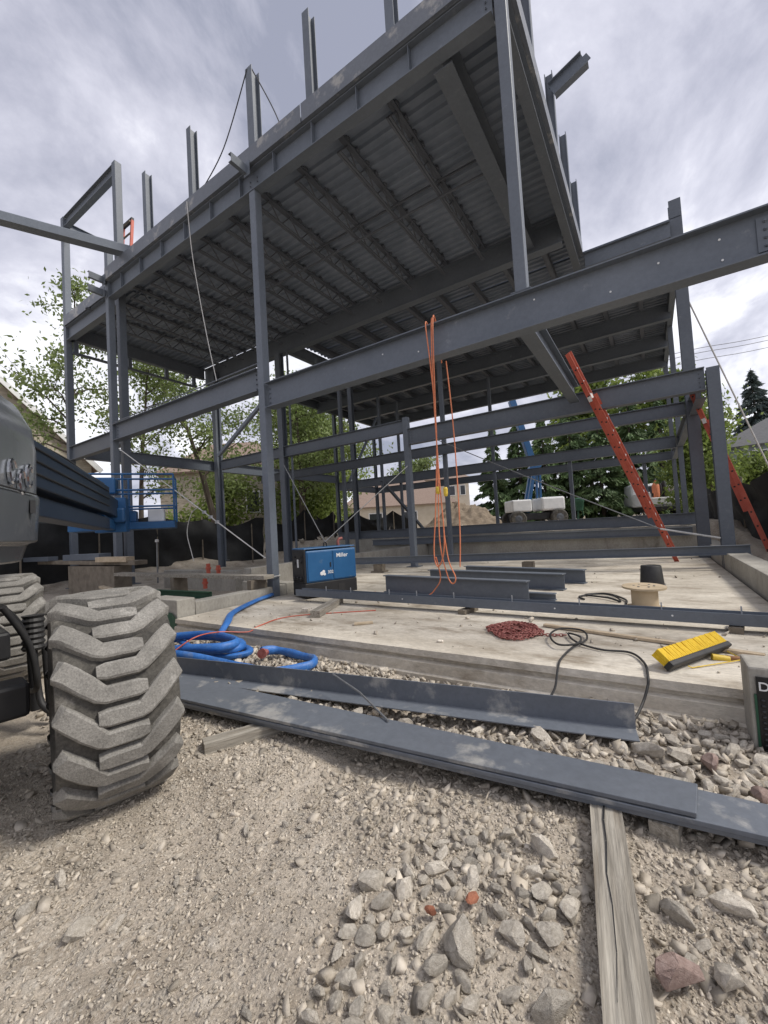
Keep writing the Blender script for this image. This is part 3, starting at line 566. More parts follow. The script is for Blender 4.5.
for (x, y, l_) in ((-5.9, 8.75, 'left'), (-2.3, 9.17, 'right')):
    m = MB(); m.box((x, y, 0.325), (0.22, 0.22, 0.20)); m.box((x, y, 0.24), (0.34, 0.3, 0.035)); single('support_block', m, 'dark_wood', 'dark support block under the very long thin beam, ' + l_ + ' one', 'block')
# cantilevering channel at top left, ladder on the roof
m = MB(); p0, p1 = Vector((-13.35, -0.95, 8.66)), Vector((-9.3, 7.9, 8.66))
for i, (off, hh) in enumerate(((-0.085, 0.0), (0.0, 0.02), (0.085, 0.0))): m.prism([(off - 0.042, -0.11), (off + 0.042, -0.11), (off + 0.042, 0.08 + hh), (off + 0.025, 0.10 + hh), (off - 0.025, 0.10 + hh), (off - 0.042, 0.08 + hh)], p0, p1)
single('steel_channel', m, 'steel', 'long ridged grey beam jutting out from the roof edge at top left', 'steel channel')

# ------------------------------------------------------------------ ladders
def ladder(foot, top, wax, label, width=0.40, sections=2, nr=None):
    foot, top = Vector(foot), Vector(top); d = (top - foot).normalized(); wax = Vector(wax); wax = (wax - d * wax.dot(d)).normalized(); dep = d.cross(wax).normalized()
    root = thing('extension_ladder', foot, label, 'ladder', 'red extension ladders leaning on the frame'); L_ = (top - foot).length
    for sct in range(sections):
        a, b = (0.0, 0.80 * L_) if sct == 0 else (0.24 * L_, L_)
        off = dep * (0.075 * sct); wd = width - 0.05 * sct
        for s_ in (-1, 1):
            m = MB(); m.prism([(0, -0.042), (0.032, -0.042), (0.032, -0.034), (0.007, -0.034), (0.007, 0.034), (0.032, 0.034), (0.032, 0.042), (0, 0.042)] if s_ < 0 else [(-0.032, -0.042), (0, -0.042), (0, 0.042), (-0.032, 0.042), (-0.032, 0.034), (-0.007, 0.034), (-0.007, -0.034), (-0.032, -0.034)],
                              foot + d * a + off + wax * s_ * wd / 2, foot + d * b + off + wax * s_ * wd / 2, dep)
            rail = m.build('rail', 'red', root)
            for t in np.arange(a + 0.25, b - 0.1, 0.305):
                q = foot + d * t + off + wax * s_ * (wd / 2 + 0.003); m = MB(); m.lathe([(0.019, -0.002), (0.019, 0.004), (0.012, 0.006)], q, wax * s_, 8); m.build('rung_end', 'black', rail)
            if sct == 0:
                for t, l_ in ((0.26, 0.24), (0.36, 0.3), (0.46, 0.22), (0.22, 0.08)):
                    q = foot + d * (t * L_) + off + wax * s_ * (wd / 2 + 0.003); m = MB(); m.bar(q, q + d * l_, 0.003, 0.045, dep); m.build('label_sticker', 'white', rail)
        for t in np.arange(a + 0.25, b - 0.1, 0.305):
            p = foot + d * t + off; m = MB(); m.tube([p - wax * wd / 2, p + wax * wd / 2], 0.016, 8); m.build('rung', 'alu', root)
    m = MB(); m.bar(foot + d * (L_ * 0.8) - wax * width * 0.58 + dep * 0.075, foot + d * (L_ * 0.8) + wax * width * 0.58 + dep * 0.075, 0.07, 0.11, d); m.build('tie', 'white_rope', root)
    for s_ in (-1, 1):
        m = MB(); m.box(foot + wax * s_ * width / 2 + Vector((0, 0, 0.03)), (0.09, 0.05, 0.06)); m.build('foot', 'rubber', root)
    return root
ladder((0.43, 11.35, 0.22), (-1.14, 9.3, 4.78), (0.12, 1, 0), 'red extension ladder leaning inside the frame, in front of the white truck')
ladder((2.0, 11.5, 0.40), (1.02, 11.5, 4.0), (0.18, 1, 0), 'red extension ladder leaning on the right corner columns beside the black silt fence')
lt = thing('roof_ladder', (-11.5, 5.6, 8.4), 'top of a red ladder poking above the roof deck at left', 'ladder')
for x in (-11.95, -11.45):
    m = MB(); m.bar((x - 0.02, 5.62, 8.33), (x, 5.75, 10.25), 0.05, 0.07, (0, 1, 0)); m.build('rail', 'red', lt)
for z in (8.8, 9.15, 9.5, 9.85, 10.2):
    m = MB(); m.tube([(-11.97, 5.68, z), (-11.45, 5.68, z)], 0.025, 6); m.build('rung', 'dark_wood', lt)
m = MB(); m.bar((-11.98, 5.75, 10.28), (-11.43, 5.75, 10.28), 0.07, 0.09); m.build('top_cap', 'black', lt)

# ------------------------------------------------------------------ generator
gen = thing('welding_generator', (-4.97, 5.5, 0.22), 'blue and black engine driven welding generator standing on the slab beside the front column', 'generator')
gm = Matrix.Translation((-4.885, 5.02, 0.22)) @ Matrix.Rotation(math.atan2(0.9, 0.36), 4, 'Z')     # x along the blue side, y towards the left end
def gbox(name, x0, x1, y0, y1, z0, z1, mm, bevel=0.012, parent=gen):
    m = MB(); m.b2(x0, x1, y0, y1, z0, z1); m.v = [tuple(gm @ Vector(p)) for p in m.v]; return m.build(name, mm, parent, bevel=bevel)
gbox('base', 0.0, 1.0, 0.0, 0.52, 0.03, 0.26, 'black'); gbox('end_panel', 0.0, 0.03, 0.0, 0.52, 0.262, 0.82, 'black')
body = gbox('blue_housing', 0.032, 1.0, 0.004, 0.516, 0.262, 0.80, 'gen_blue', 0.02)
gbox('lid', 0.0, 1.0, 0.01, 0.51, 0.822, 0.845, 'gen_blue')
for x0 in (0.06, 0.54): gbox('side_door', x0, x0 + 0.44, -0.006, 0.003, 0.29, 0.77, 'gen_blue', 0.003)
gbox('door_handle', 0.47, 0.49, -0.016, -0.007, 0.5, 0.58, 'black', 0.002)
gbox('control_panel', -0.006, -0.001, 0.06, 0.46, 0.40, 0.76, 'rubber', 0.002)
gbox('meter', -0.011, -0.007, 0.22, 0.28, 0.52, 0.66, 'white', 0)
for i in range(6): gbox('vent_slat', -0.012, -0.001, 0.07, 0.45, 0.285 + 0.012 * i, 0.290 + 0.012 * i, 'rubber', 0)
m = MB(); m.tube([gm @ Vector(p) for p in ((0.86, 0.38, 0.84), (0.86, 0.38, 0.93), (0.89, 0.38, 0.96), (0.95, 0.38, 0.97))], 0.028, 10); m.build('exhaust', 'chain', gen, smooth=True)
for y_, z_ in ((0.1, 0.70), (0.1, 0.62), (0.36, 0.7), (0.36, 0.6)):
    m = MB(); m.lathe([(0.022, 0), (0.02, 0.018), (0.008, 0.02)], gm @ Vector((-0.0065, y_, z_)), gm.to_3x3() @ Vector((-1, 0, 0)), 10); m.build('knob', 'black', gen)
for i in range(3):
    m = MB(); c = gm @ Vector((-0.004, 0.12 + 0.13 * i, 0.34)); ax = (gm.to_3x3() @ Vector((-1, 0, 0))); m.lathe([(0.025, 0), (0.025, 0.02), (0.015, 0.035)], c, ax, 10); m.build('outlet', 'rubber', gen)
m = MB(); m.tube([gm @ Vector(p) for p in ((0.5, 0.26, 0.846), (0.5, 0.26, 0.90), (0.53, 0.26, 0.925), (0.56, 0.26, 0.90), (0.56, 0.26, 0.846))], 0.012, 6); m.build('lifting_eye', 'black', gen)
gbox('fuel_hatch', 0.62, 0.74, -0.004, 0.0, 0.08, 0.19, 'rubber', 0.002)
grot = (gm.to_3x3() @ Matrix.Rotation(R(90), 3, 'X')).to_euler()
text_mesh('Miller', 0.10, 'lettering', 'white', gm @ Vector((0.60, -0.0075, 0.655)), grot, gen)
m = MB(); 
for (a, b, r_) in ((0.31, 0.40, 0.035), (0.345, 0.43, 0.028), (0.36, 0.385, 0.026)): m.lathe([(r_, 0), (r_ * 0.9, 0.002)], gm @ Vector((a, -0.0065, b)), gm.to_3x3() @ Vector((0, -1, 0)), 7)
m.build('emblem', 'white', gen)
text_mesh('302', 0.075, 'lettering', 'white', gm @ Vector((0.42, -0.0075, 0.39)), grot, gen)

# ------------------------------------------------------------------ broom, spool, bucket, lath
br = thing('push_broom', (0.2, 3.75, 0.22), 'yellow bristled push broom with wooden handle lying on the slab edge', 'broom')
bd = Vector((0.40, 0.70, 0)).normalized(); bn = Vector((-bd.y, bd.x, 0)); b0 = Vector((0.03, 3.42, 0.26))
bu = (Vector((0, 0, 1)) * 0.62 + bn * 0.78).normalized()      # way the bristles point
m = MB(); m.prism([(-0.035, -0.012), (0.035, -0.012), (0.035, 0.028), (-0.035, 0.028)], b0, b0 + bd * 0.80, bu); m.build('head', 'rubber', br, bevel=0.008)
m = MB(); nb = 34
for i in range(nb):
    for j in range(4):
        c = b0 + bd * (0.02 + 0.76 * i / (nb - 1)) + bu * 0.027 + bu.cross(bd) * (-0.024 + 0.016 * j); tip = c + bu * 0.098 + bd * random.uniform(-0.006, 0.006) + bu.cross(bd) * random.uniform(-0.006, 0.006)
        m.tube([c, tip], [0.0105, 0.0135], 5)
m.build('bristles', 'yellow', br)
sk = b0 + bd * 0.42 - bu * 0.028 + Vector((0.06, -0.0, 0.0))
m = MB(); m.tube([b0 + bd * 0.50 - bu * 0.03, b0 + bd * 0.55 - bu * 0.07 + Vector((0.05, 0, 0.01))], 0.024, 10); m.build('socket', 'yellow_metal', br, smooth=True)
m = MB(); h0 = b0 + bd * 0.55 - bu * 0.055 + Vector((0.04, 0, 0.01)); m.tube([h0, h0 + Vector((1.45, 0.12, -0.01))], 0.0165, 10); m.build('handle', 'handle', br, smooth=True)
m = MB(); m.tube([b0 + bd * 0.18 - bu * 0.03, b0 + bd * 0.2 - bu * 0.05, h0 + Vector((0.09, -0.015, 0))], 0.0045, 5); m.tube([b0 + bd * 0.72 - bu * 0.03, h0 + Vector((0.09, 0.015, 0))], 0.0045, 5); m.build('brace_rod', 'yellow_metal', br)
sp = thing('cable_spool', (-0.12, 5.62, 0.22), 'plywood cable spool standing on its flange in front of a black bucket', 'cable spool')
for z, nm in ((0.475, 'flange'), (0.235, 'flange')):
    m = MB(); rr = 0.222 if z > 0.3 else 0.2; m.lathe([(rr, -0.011), (rr, 0.011), (0.04, 0.012), (0.04, 0.008)], (-0.13, 5.62, z), (0.02, -0.03, 1), 36); m.build(nm, 'plywood', sp)
m = MB(); m.lathe([(0.135, 0.246), (0.135, 0.463)], (-0.13, 5.62, 0), (0, 0, 1), 28); m.build('drum', 'plywood', sp, smooth=True)
for i in range(6):
    q = i * math.pi / 3; m = MB(); m.lathe([(0.012, 0), (0.012, 0.006)], (-0.13 + 0.1 * math.cos(q), 5.62 + 0.1 * math.sin(q), 0.487), (0.02, -0.03, 1), 8); m.build('bolt', 'wire', sp)
bk = thing('bucket', (-0.06, 7.42, 0.22), 'black bucket standing upside down behind the cable spool', 'bucket')
m = MB(); m.lathe([(0.165, 0.0), (0.168, 0.03), (0.158, 0.03), (0.135, 0.30), (0.125, 0.31), (0.12, 0.30)], (-0.06, 7.42, 0.222), (0, 0, 1), 28); m.build('body', 'rubber', bk, smooth=True)
m = MB(); m.tube([(-0.06 + 0.172 * math.cos(q), 7.42 + 0.172 * math.sin(q), 0.26 + 0.02 * math.sin(q)) for q in np.linspace(-2.6, 0.0, 14)], 0.004, 5); m.build('bail', 'wire', bk)
put_timber('wood_lath', 'timber_new', (-1.0, 4.45, 0.237), (0.62, 4.02, 0.237), 0.055, 0.022, label='long pale timber lath with faded orange paint lying behind the broom')

# ------------------------------------------------------------------ hoses, ropes, cables
def spline(pts, n=10):
    pts = [Vector(p) for p in pts]; q = [pts[0]] + pts + [pts[-1]]; o = []
    for i in range(1, len(q) - 2):
        for j in range(n):
            t = j / n; a, b, c, d = q[i - 1], q[i], q[i + 1], q[i + 2]
            o.append(0.5 * ((2 * b) + (c - a) * t + (2 * a - 5 * b + 4 * c - d) * t * t + (3 * b - a - 3 * c + d) * t ** 3))
    return o + [pts[-1]]
hz = 0.075
hp = [(-6.05, 5.33, 0.27), (-5.75, 5.05, 0.265), (-5.55, 4.55, 0.26), (-5.05, 3.75, 0.26), (-4.62, 3.32, 0.25), (-4.45, 3.1, 0.14), (-4.2, 3.08, hz), (-3.85, 3.02, hz), (-3.72, 2.86, hz), (-4.0, 2.70, hz), (-4.5, 2.75, 0.1),
      (-4.9, 2.82, 0.13), (-5.0, 2.65, 0.11), (-4.6, 2.52, 0.13), (-4.1, 2.56, 0.16), (-3.78, 2.78, 0.15), (-3.95, 2.98, 0.15), (-4.5, 2.92, 0.17), (-5.1, 2.85, 0.12), (-5.1, 2.55, 0.1), (-4.7, 2.42, 0.11),
      (-4.2, 2.46, 0.19), (-3.8, 2.66, 0.20), (-3.85, 2.9, 0.20), (-4.4, 2.88, 0.22), (-4.9, 2.6, 0.18), (-4.6, 2.36, 0.15), (-4.15, 2.38, 0.17), (-3.7, 2.52, 0.10), (-3.3, 2.55, 0.085), (-2.95, 2.63, 0.08), (-2.78, 2.85, 0.08), (-2.9, 3.02, 0.08), (-3.2, 3.08, 0.08), (-3.42, 3.05, 0.10), (-3.5, 2.9, 0.13)]
m = MB(); hq = [p + Vector((0.05 * (vnoise(i_ * 0.11, 1.0, 61) - 0.5), 0.05 * (vnoise(i_ * 0.13, 4.0, 62) - 0.5), 0)) for i_, p in enumerate(spline(hp, 8))]; m.tube(hq, [0.046 + 0.012 * (vnoise(i_ * 0.2, 2.0, 63) - 0.5) for i_ in range(len(hq))], 10, flat=0.75); hs = single('discharge_hose', m, 'hose', 'flat blue discharge hose coiled on rubble and trailing up onto the slab', 'hose', smooth=True)
m = MB(); m.lathe([(0.034, 0), (0.034, 0.07), (0.05, 0.07), (0.05, 0.10)], (-3.46, 2.93, 0.11), (0.3, -0.7, 0.1), 12); m.build('coupling', 'chain', hs)
m = MB(); m.tube(spline([(-3.2, 4.6, 0.228), (-4.1, 3.94, 0.228), (-4.1, 3.4, 0.228), (-4.08, 3.2, 0.20), (-4.2, 2.9, 0.26), (-4.15, 2.55, 0.28), (-4.3, 2.3, 0.1)], 8), 0.007, 6); single('thin_rope', m, 'red', 'thin red cord running over the blue hose onto the slab', 'cord')
cb = [(-0.70, 3.02, 0.05), (-0.66, 3.12, 0.12), (-0.655, 3.235, 0.215), (-0.66, 3.42, 0.24), (-0.62, 3.75, 0.245), (-0.55, 4.0, 0.25), (-0.62, 4.25, 0.26), (-0.80, 4.22, 0.27), (-0.85, 3.98, 0.265), (-0.74, 3.72, 0.26), (-0.60, 3.78, 0.262), (-0.60, 4.0, 0.262), (-0.72, 4.12, 0.255), (-0.62, 3.9, 0.243), (-0.42, 3.77, 0.236), (-0.22, 3.77, 0.236), (-0.12, 3.55, 0.236), (-0.095, 3.28, 0.232), (-0.10, 3.22, 0.18), (-0.13, 3.15, 0.10), (-0.165, 3.02, 0.06), (-0.20, 2.9, 0.04)]
m = MB(); m.tube(spline(cb, 8), 0.0085, 7); single('power_cable', m, 'rubber', 'black power cable with a loop hanging over the slab edge into the rubble', 'cable')
m = MB(); m.tube(spline([(-0.82, 6.0, 0.236), (-0.9, 6.2, 0.236), (-0.7, 6.45, 0.24), (-0.5, 6.3, 0.25), (-0.4, 5.95, 0.236), (-0.55, 6.1, 0.25), (-0.85, 6.35, 0.236), (-0.6, 6.5, 0.236), (-0.36, 6.1, 0.24), (-0.33, 5.8, 0.236)], 8), 0.012, 6); single('power_cable', m, 'rubber', 'short black cable curled on the slab to the left of the spool', 'cable')
m = MB(); pts = []; q = 0
for i in range(90):
    q += random.uniform(0.5, 1.4); rr = random.uniform(0.05, 1.0) ** 0.6
    kq = 0.55 + 0.75 * float(vnoise(1.6 * math.cos(q) + 9, 1.6 * math.sin(q) + 9, 77)); pts.append((-1.2 + 0.30 * rr * kq * math.cos(q), 4.12 + 0.40 * rr * kq * math.sin(q), 0.238 + 0.075 * (1 - rr) * random.random() + 0.008 * random.random()))
pts += [(-0.95, 4.08, 0.236), (-0.72, 4.14, 0.236)]
sp_pts = spline(pts, 7); ln = 0.036; acc = 0; last = sp_pts[0]; kk = 0
for p in sp_pts[1:]:
    acc += (p - last).length
    while acc >= 0 and (p - last).length > ln * 0.8:
        d = (p - last).normalized(); c = last + d * ln * 0.5; last = last + d * ln * 0.8; kk += 1
        a = d.orthogonal().normalized(); a = Matrix.Rotation(R(90 * (kk % 2) + 20), 3, d) @ a
        ring = [c + d * math.cos(t) * ln * 0.55 + a * math.sin(t) * ln * 0.32 for t in np.linspace(0, 2 * math.pi, 8)]
        m.tube(ring, 0.0052, 4, False)
single('lifting_chain', m, 'chain', 'heap of rusty red lifting chain on the slab', 'chain')
rp = thing('orange_rope', (-2.35, 5.0, 0.4), 'orange rope hanging in loops over the big front beam down to the slab', 'rope')
def rope(pts, r=0.0085, mm='orange', nm='strand', parent=rp): m = MB(); m.tube(spline(pts, 8), r, 6); return m.build(nm, mm, parent)
rope([(-2.42, 5.30, 3.7), (-2.42, 5.28, 4.08), (-2.415, 5.17, 4.105), (-2.41, 5.05, 4.09), (-2.37, 5.04, 3.5), (-2.34, 5.03, 2.6), (-2.42, 5.03, 1.6), (-2.47, 4.99, 0.95), (-2.40, 4.97, 0.78), (-2.30, 4.97, 1.1), (-2.33, 5.0, 2.0), (-2.35, 5.04, 3.2), (-2.32, 5.05, 4.09), (-2.32, 5.17, 4.106), (-2.32, 5.29, 4.08), (-2.32, 5.3, 3.6)])
rope([(-2.30, 5.28, 4.08), (-2.30, 5.17, 4.118), (-2.295, 5.045, 4.10), (-2.33, 5.03, 3.0), (-2.36, 5.02, 1.9), (-2.37, 4.98, 1.1), (-2.28, 4.96, 0.66), (-2.21, 4.95, 0.56), (-2.17, 4.96, 0.64), (-2.26, 4.98, 0.85), (-2.30, 4.98, 1.2)])
rope([(-2.24, 5.275, 3.6), (-2.21, 5.3, 2.8), (-2.20, 5.3, 1.9), (-2.19, 5.25, 1.2), (-2.2, 5.2, 0.75)])
rope([(-2.44, 4.98, 0.9), (-2.5, 5.2, 0.6), (-2.75, 5.55, 0.40), (-2.95, 5.62, 0.26), (-3.3, 5.5, 0.235), (-3.7, 5.6, 0.235), (-3.95, 5.5, 0.24), (-3.6, 5.42, 0.24), (-3.2, 5.35, 0.25), (-3.0, 5.5, 0.24), (-3.5, 5.6, 0.25), (-3.9, 5.75, 0.24), (-4.1, 5.9, 0.24)])
m = MB(); m.lathe([(0.02, 0), (0.03, 0.03), (0.03, 0.10), (0.02, 0.12)], (-2.25, 5.0, 1.70), (0, 0, 1), 10); m.build('pulley', 'yellow_metal', rp); m = MB(); m.lathe([(0.02, 0), (0.03, 0.03), (0.03, 0.08), (0.02, 0.1)], (-2.36, 5.0, 1.74), (0, 0, 1), 10); m.build('pulley', 'yellow_metal', rp)
def line(name, pts, r, mm, label, cat, group=None, n=8): m = MB(); m.tube(spline(pts, n), r, 6); return single(name, m, mm, label, cat, group)
line('guy_strap', [(1.07, 12.24, 6.5), (2.99, 14.0, 0.8)], 0.018, 'white_rope', 'white guy strap slanting down from the right column to the ground', 'guy line')
gw = line('guy_wire', [(-11.07, 5.04, 3.72), (-5.88, 5.06, 0.92)], 0.011, 'white_rope', 'pale guy wire with clamps slanting down to the foot of the front column', 'guy line')
for t in (0.66, 0.70, 0.74):
    c = Vector((-11.07, 5.04, 3.72)).lerp(Vector((-5.88, 5.06, 0.92)), t); m = MB(); m.box(c, (0.07, 0.05, 0.06)); m.build('clamp', 'alu', gw)
m = MB(); c = Vector((-11.07, 5.04, 3.72)).lerp(Vector((-5.88, 5.06, 0.92)), 0.62); m.tube(spline([c, c + Vector((-0.25, 0, -0.12)), c + Vector((-0.42, 0, -0.5)), c + Vector((-0.30, 0, -0.9)), c + Vector((-0.22, 0, -1.1))], 8), 0.009, 6); m.build('tail', 'white_rope', gw)
line('drop_wire', [(-7.73, 5.005, 8.45), (-7.6, 5.0, 7.2), (-7.3, 5.02, 5.6), (-7.05, 5.05, 4.45)], 0.009, 'white_rope', 'thin pale wire hanging from the roof edge down to the level one beam', 'wire')
line('guy_cable', [(-4.62, 9.75, 3.6), (-2.2, 9.74, 2.25), (0.13, 9.72, 1.0)], 0.012, 'wire', 'grey cable slanting across the open bay behind the red ladder', 'guy line')
line('guy_strap', [(0.13, 9.72, 1.0), (1.05, 9.86, 0.78)], 0.02, 'white_rope', 'flat pale strap pulled tight to the foot of the right corner column', 'guy line')
line('post_cable', [(-5.98, 5.26, 10.42), (-6.7, 5.2, 9.2), (-7.38, 5.1, 8.54)], 0.012, 'rubber', 'dark cable sagging from the tall roof post down to the left', 'cable')
line('post_cable', [(-5.9, 5.3, 10.42), (-5.5, 5.5, 9.4), (-5.25, 5.7, 8.36)], 0.012, 'rubber', 'dark cable sloping from the tall roof post down to the right', 'cable')
lw = thing('lifting_wire', (-4.75, 5.5, 1.1), 'pair of thin wires rising in a V from the top of the generator', 'wire')
gt = gm @ Vector((0.53, 0.26, 0.925))
for e_ in ((-5.6, 5.35, 2.6), (-4.2, 7.5, 2.6)): m = MB(); m.tube([gt, Vector(e_)], 0.008, 5); m.build('wire', 'wire', lw)

# ------------------------------------------------------------------ left side bits
pk = thing('scaffold_plank', (-7.6, 4.6, 0.5), 'long pale scaffold plank tied to the front column at knee height', 'plank')
m = MB(); m.bar((-10.6, 4.74, 0.62), (-5.62, 4.9, 0.60), 0.24, 0.07); m.build('plank', 'timber', pk, bevel=0.006)
m = MB(); m.tube([(-5.82 + 0.13 * math.cos(q), 5.15 + 0.14 * math.sin(q), 0.585) for q in np.linspace(0, 6.28, 14)], 0.012, 5); m.build('tie_wire', 'white_rope', pk)
m = MB(); m.bar((-8.3, 4.7, 0.30), (-8.3, 5.0, 0.30), 0.12, 0.56); m.build('trestle', 'dark_wood', pk); m = MB(); m.bar((-5.88, 4.68, 0.28), (-5.88, 5.03, 0.28), 0.10, 0.56); m.build('trestle', 'dark_wood', pk)
lumber = [((-9.9, 3.9, 0.36), (-7.7, 3.25, 0.33), 0.2, 0.05, 'timber', 'wide grey board on top of the lumber pile behind the big tyre'),
          ((-10.2, 3.6, 0.28), (-7.9, 3.55, 0.28), 0.24, 0.06, 'plywood', 'tan board in the middle of the lumber pile behind the big tyre'),
          ((-9.6, 3.2, 0.20), (-8.2, 3.9, 0.2), 0.16, 0.08, 'timber_new', 'short crosswise plank low in the lumber pile behind the big tyre'),
          ((-10.1, 4.15, 0.42), (-7.5, 3.55, 0.46), 0.09, 0.05, 'timber_new', 'thin raw stick resting across the lumber pile')]
for p0, p1, a, b, mm, l_ in lumber:
    m = MB(); m.bar(p0, p1, a, b); single('board', m, mm, l_, 'board', bevel=0.004)
for i, (p0, p1, a, b, mm, l_) in enumerate([((-15.2, 4.75, 0.92), (-10.2, 5.05, 0.86), 0.3, 0.10, 'dark_wood', 'long dark plank in front of the black fence at left'),
        ((-13.7, 4.85, 1.03), (-11.9, 5.0, 1.03), 0.3, 0.16, 'steel', 'short grey steel piece stacked on the dark plank at left'),
        ((-15.6, 4.5, 1.02), (-14.2, 4.65, 1.02), 0.25, 0.12, 'steel', 'grey steel offcut on the dark plank farthest left'),
        ((-11.6, 4.75, 0.97), (-10.5, 4.95, 0.95), 0.22, 0.12, 'timber_new', 'tan timber offcut on the dark plank beside the twin columns')]):
    m = MB(); m.bar(p0, p1, a, b); single('board' if mm != 'steel' else 'steel_offcut', m, mm, l_, 'board' if mm != 'steel' else 'steel offcut', bevel=0.004)
m = MB(); m.b2(-13.4, -10.8, 4.72, 5.12, -0.05, 0.80); single('timber_crib', m, 'dark_wood', 'dark timber crib under the long dark plank', 'timber')
m = MB(); m.channel((-9.9, 4.3, 0.33), (-6.6, 4.45, 0.33), 0.12, 0.08); single('green_form', m, 'green', 'green form panel lying under the pale scaffold plank', 'form panel')
m = MB(); m.tube([(-9.4, 5.0, 0.4), (-9.38, 5.0, 1.32)], 0.02, 6); st = m.build('stake', 'wire'); tag(st, 'thin grey stake with pale cap beside the twin columns', 'stake'); m = MB(); m.lathe([(0.04, 0), (0.04, 0.05), (0.02, 0.06)], (-9.38, 5.0, 1.32), (0, 0, 1), 10); m.build('cap', 'white', st)
for (x, y, z, h_, l_) in ((-9.45, 6.3, 0.50, 0.2, 'red marker post on the low wall farther from the guy wire'), (-8.9, 6.2, 0.50, 0.17, 'red marker post on the low wall nearest the guy wire'), (-9.0, 5.9, 0.2, 0.2, 'short red marker below the other two')):
    m = MB(); m.b2(x - 0.04, x + 0.04, y - 0.03, y + 0.03, z - 0.05, z + h_); m.b2(x - 0.07, x + 0.07, y - 0.032, y + 0.032, z + h_ * 0.3, z + h_ * 0.55); single('marker_post', m, 'red', l_, 'marker post')
wall('foundation_wall', 'low foundation wall carrying the red marker posts', [(-11.8, -8.6, 6.45, 6.7, -0.1, 0.50)])

# ------------------------------------------------------------------ boom lift at left (tyres, cowl, boom, basket)
BL = thing('boom_lift', (-4.2, 0.2, 0.0), 'big dirty grey and blue boom lift at left edge with chunky dusty tyres', 'boom lift')
def tyre_mesh(mb_c, mb_l, R0=0.57, W=0.50, npitch=17):
    hw = W / 2
    def rad(wv): a = abs(wv) / hw; return R0 - 0.045 - 0.010 * a ** 2.2 - (0.016 * max(0, a - 0.9) / 0.1)
    prof = [(0.27, -hw * 0.78), (0.33, -hw * 0.95), (0.40, -hw * 1.0), (rad(-hw), -hw)] + [(rad(wv), wv) for wv in np.linspace(-hw * 0.93, hw * 0.93, 9)] + [(rad(hw), hw), (0.40, hw), (0.33, hw * 0.95), (0.27, hw * 0.78)]
    mb_c.lathe(prof, (0, 0, 0), (0, 1, 0), 72)
    def pt(s, wv, h): th = s / R0; r = rad(wv) + h; return (r * math.cos(th), wv, -r * math.sin(th))
    pitch = 2 * math.pi * R0 / npitch
    for side in (-1, 1):
        for k_ in range(npitch):
            s0 = k_ * pitch + (pitch / 2 if side > 0 else 0) + random.uniform(-0.003, 0.003)
            path = [(1.045 * hw, -0.175), (0.96 * hw, -0.158), (0.8 * hw, -0.122), (0.55 * hw, -0.058), (0.34 * hw, -0.006), (0.27 * hw, 0.0), (0.0, 0.0), (-0.25 * hw, 0.0), (-0.40 * hw, 0.0)]
            P_ = [(-side * a * -1, b) for a, b in path] if side > 0 else [(-a, b) for a, b in path]
            K = len(P_); rows = []
            for i, (a, b) in enumerate(P_):
                q0 = P_[max(i - 1, 0)]; q1 = P_[min(i + 1, K - 1)]; t = Vector((q1[0] - q0[0], q1[1] - q0[1])).normalized(); nrm = Vector((-t.y, t.x))
                if nrm.y < 0: nrm = -nrm
                wb, wt = (0.046, 0.0365) if i > 3 else (0.052, 0.043)
                if i == 0: wb, wt = 0.054, 0.046
                if i == K - 1: wb, wt = 0.036, 0.026
                hgt = 0.038 if 0 < i else 0.012
                row = []
                for off, h in ((-wb, -0.012), (-wt - 0.003, hgt * 0.82), (-wt + 0.007, hgt), (wt - 0.007, hgt), (wt + 0.003, hgt * 0.82), (wb, -0.012)):
                    row.append(pt(s0 + b + nrm.y * off, min(max(a + nrm.x * off, -hw * 1.05), hw * 1.05), h))
                rows.append(row)
            vs = [p for r_ in rows for p in r_]; fs = []
            for i in range(K - 1):
                for j in range(5): fs.append((i * 6 + j, i * 6 + j + 1, (i + 1) * 6 + j + 1, (i + 1) * 6 + j))
            fs += [(0, 1, 2, 3, 4, 5), tuple((K - 1) * 6 + j for j in range(6))[::-1]]
            mb_l.add(vs, fs)
mc, ml = MB(), MB(); tyre_mesh(mc, ml)
wh = (-2.63, 1.10, 0.505); ang0 = math.atan2(-0.28, 0.96)
def raw_mesh(name, m, mm, smooth=True):
    me = bpy.data.meshes.new(name); me.from_pydata(m.v, [], m.f); bm = bmesh.new(); bm.from_mesh(me); bmesh.ops.recalc_face_normals(bm, faces=bm.faces[:]); bm.to_mesh(me); bm.free()
    me.materials.append(M[mm])
    if smooth: me.polygons.foreach_set('use_smooth', [True] * len(me.polygons)); me.set_sharp_from_angle(angle=R(32))
    return me
tm = raw_mesh('tyre', mc, 'tyre_groove'); lm = raw_mesh('tread', ml, 'tyre')
rm_ = MB(); rm_.lathe([(0.0, -0.10), (0.09, -0.12), (0.10, -0.16), (0.13, -0.165), (0.14, -0.10), (0.25, -0.09), (0.275, -0.2), (0.275, 0.2), (0.25, 0.09), (0.0, 0.09)], (0, 0, 0), (0, 1, 0), 32)
rim_me = raw_mesh('rim', rm_, 'cowl')
tyre = link('tyre', tm, BL, wh); tyre.rotation_euler = (0, R(7), ang0)
tread = bpy.data.objects.new('tread', lm); COL.objects.link(tread); tread.parent = tyre
rim = bpy.data.objects.new('rim', rim_me); COL.objects.link(rim); rim.parent = tyre
for c, a in (((-5.6, 1.42, 0.515), -0.14), ((-3.2, -1.0, 0.515), -0.28), ((-5.9, -0.66, 0.515), -0.14)):
    o = tyre.copy(); COL.objects.link(o); o.location = Vector(c) - WL[BL.name]; o.rotation_euler = (0, R(40 * c[1]), a)
    for ch in (tread, rim): q = ch.copy(); COL.objects.link(q); q.parent = o
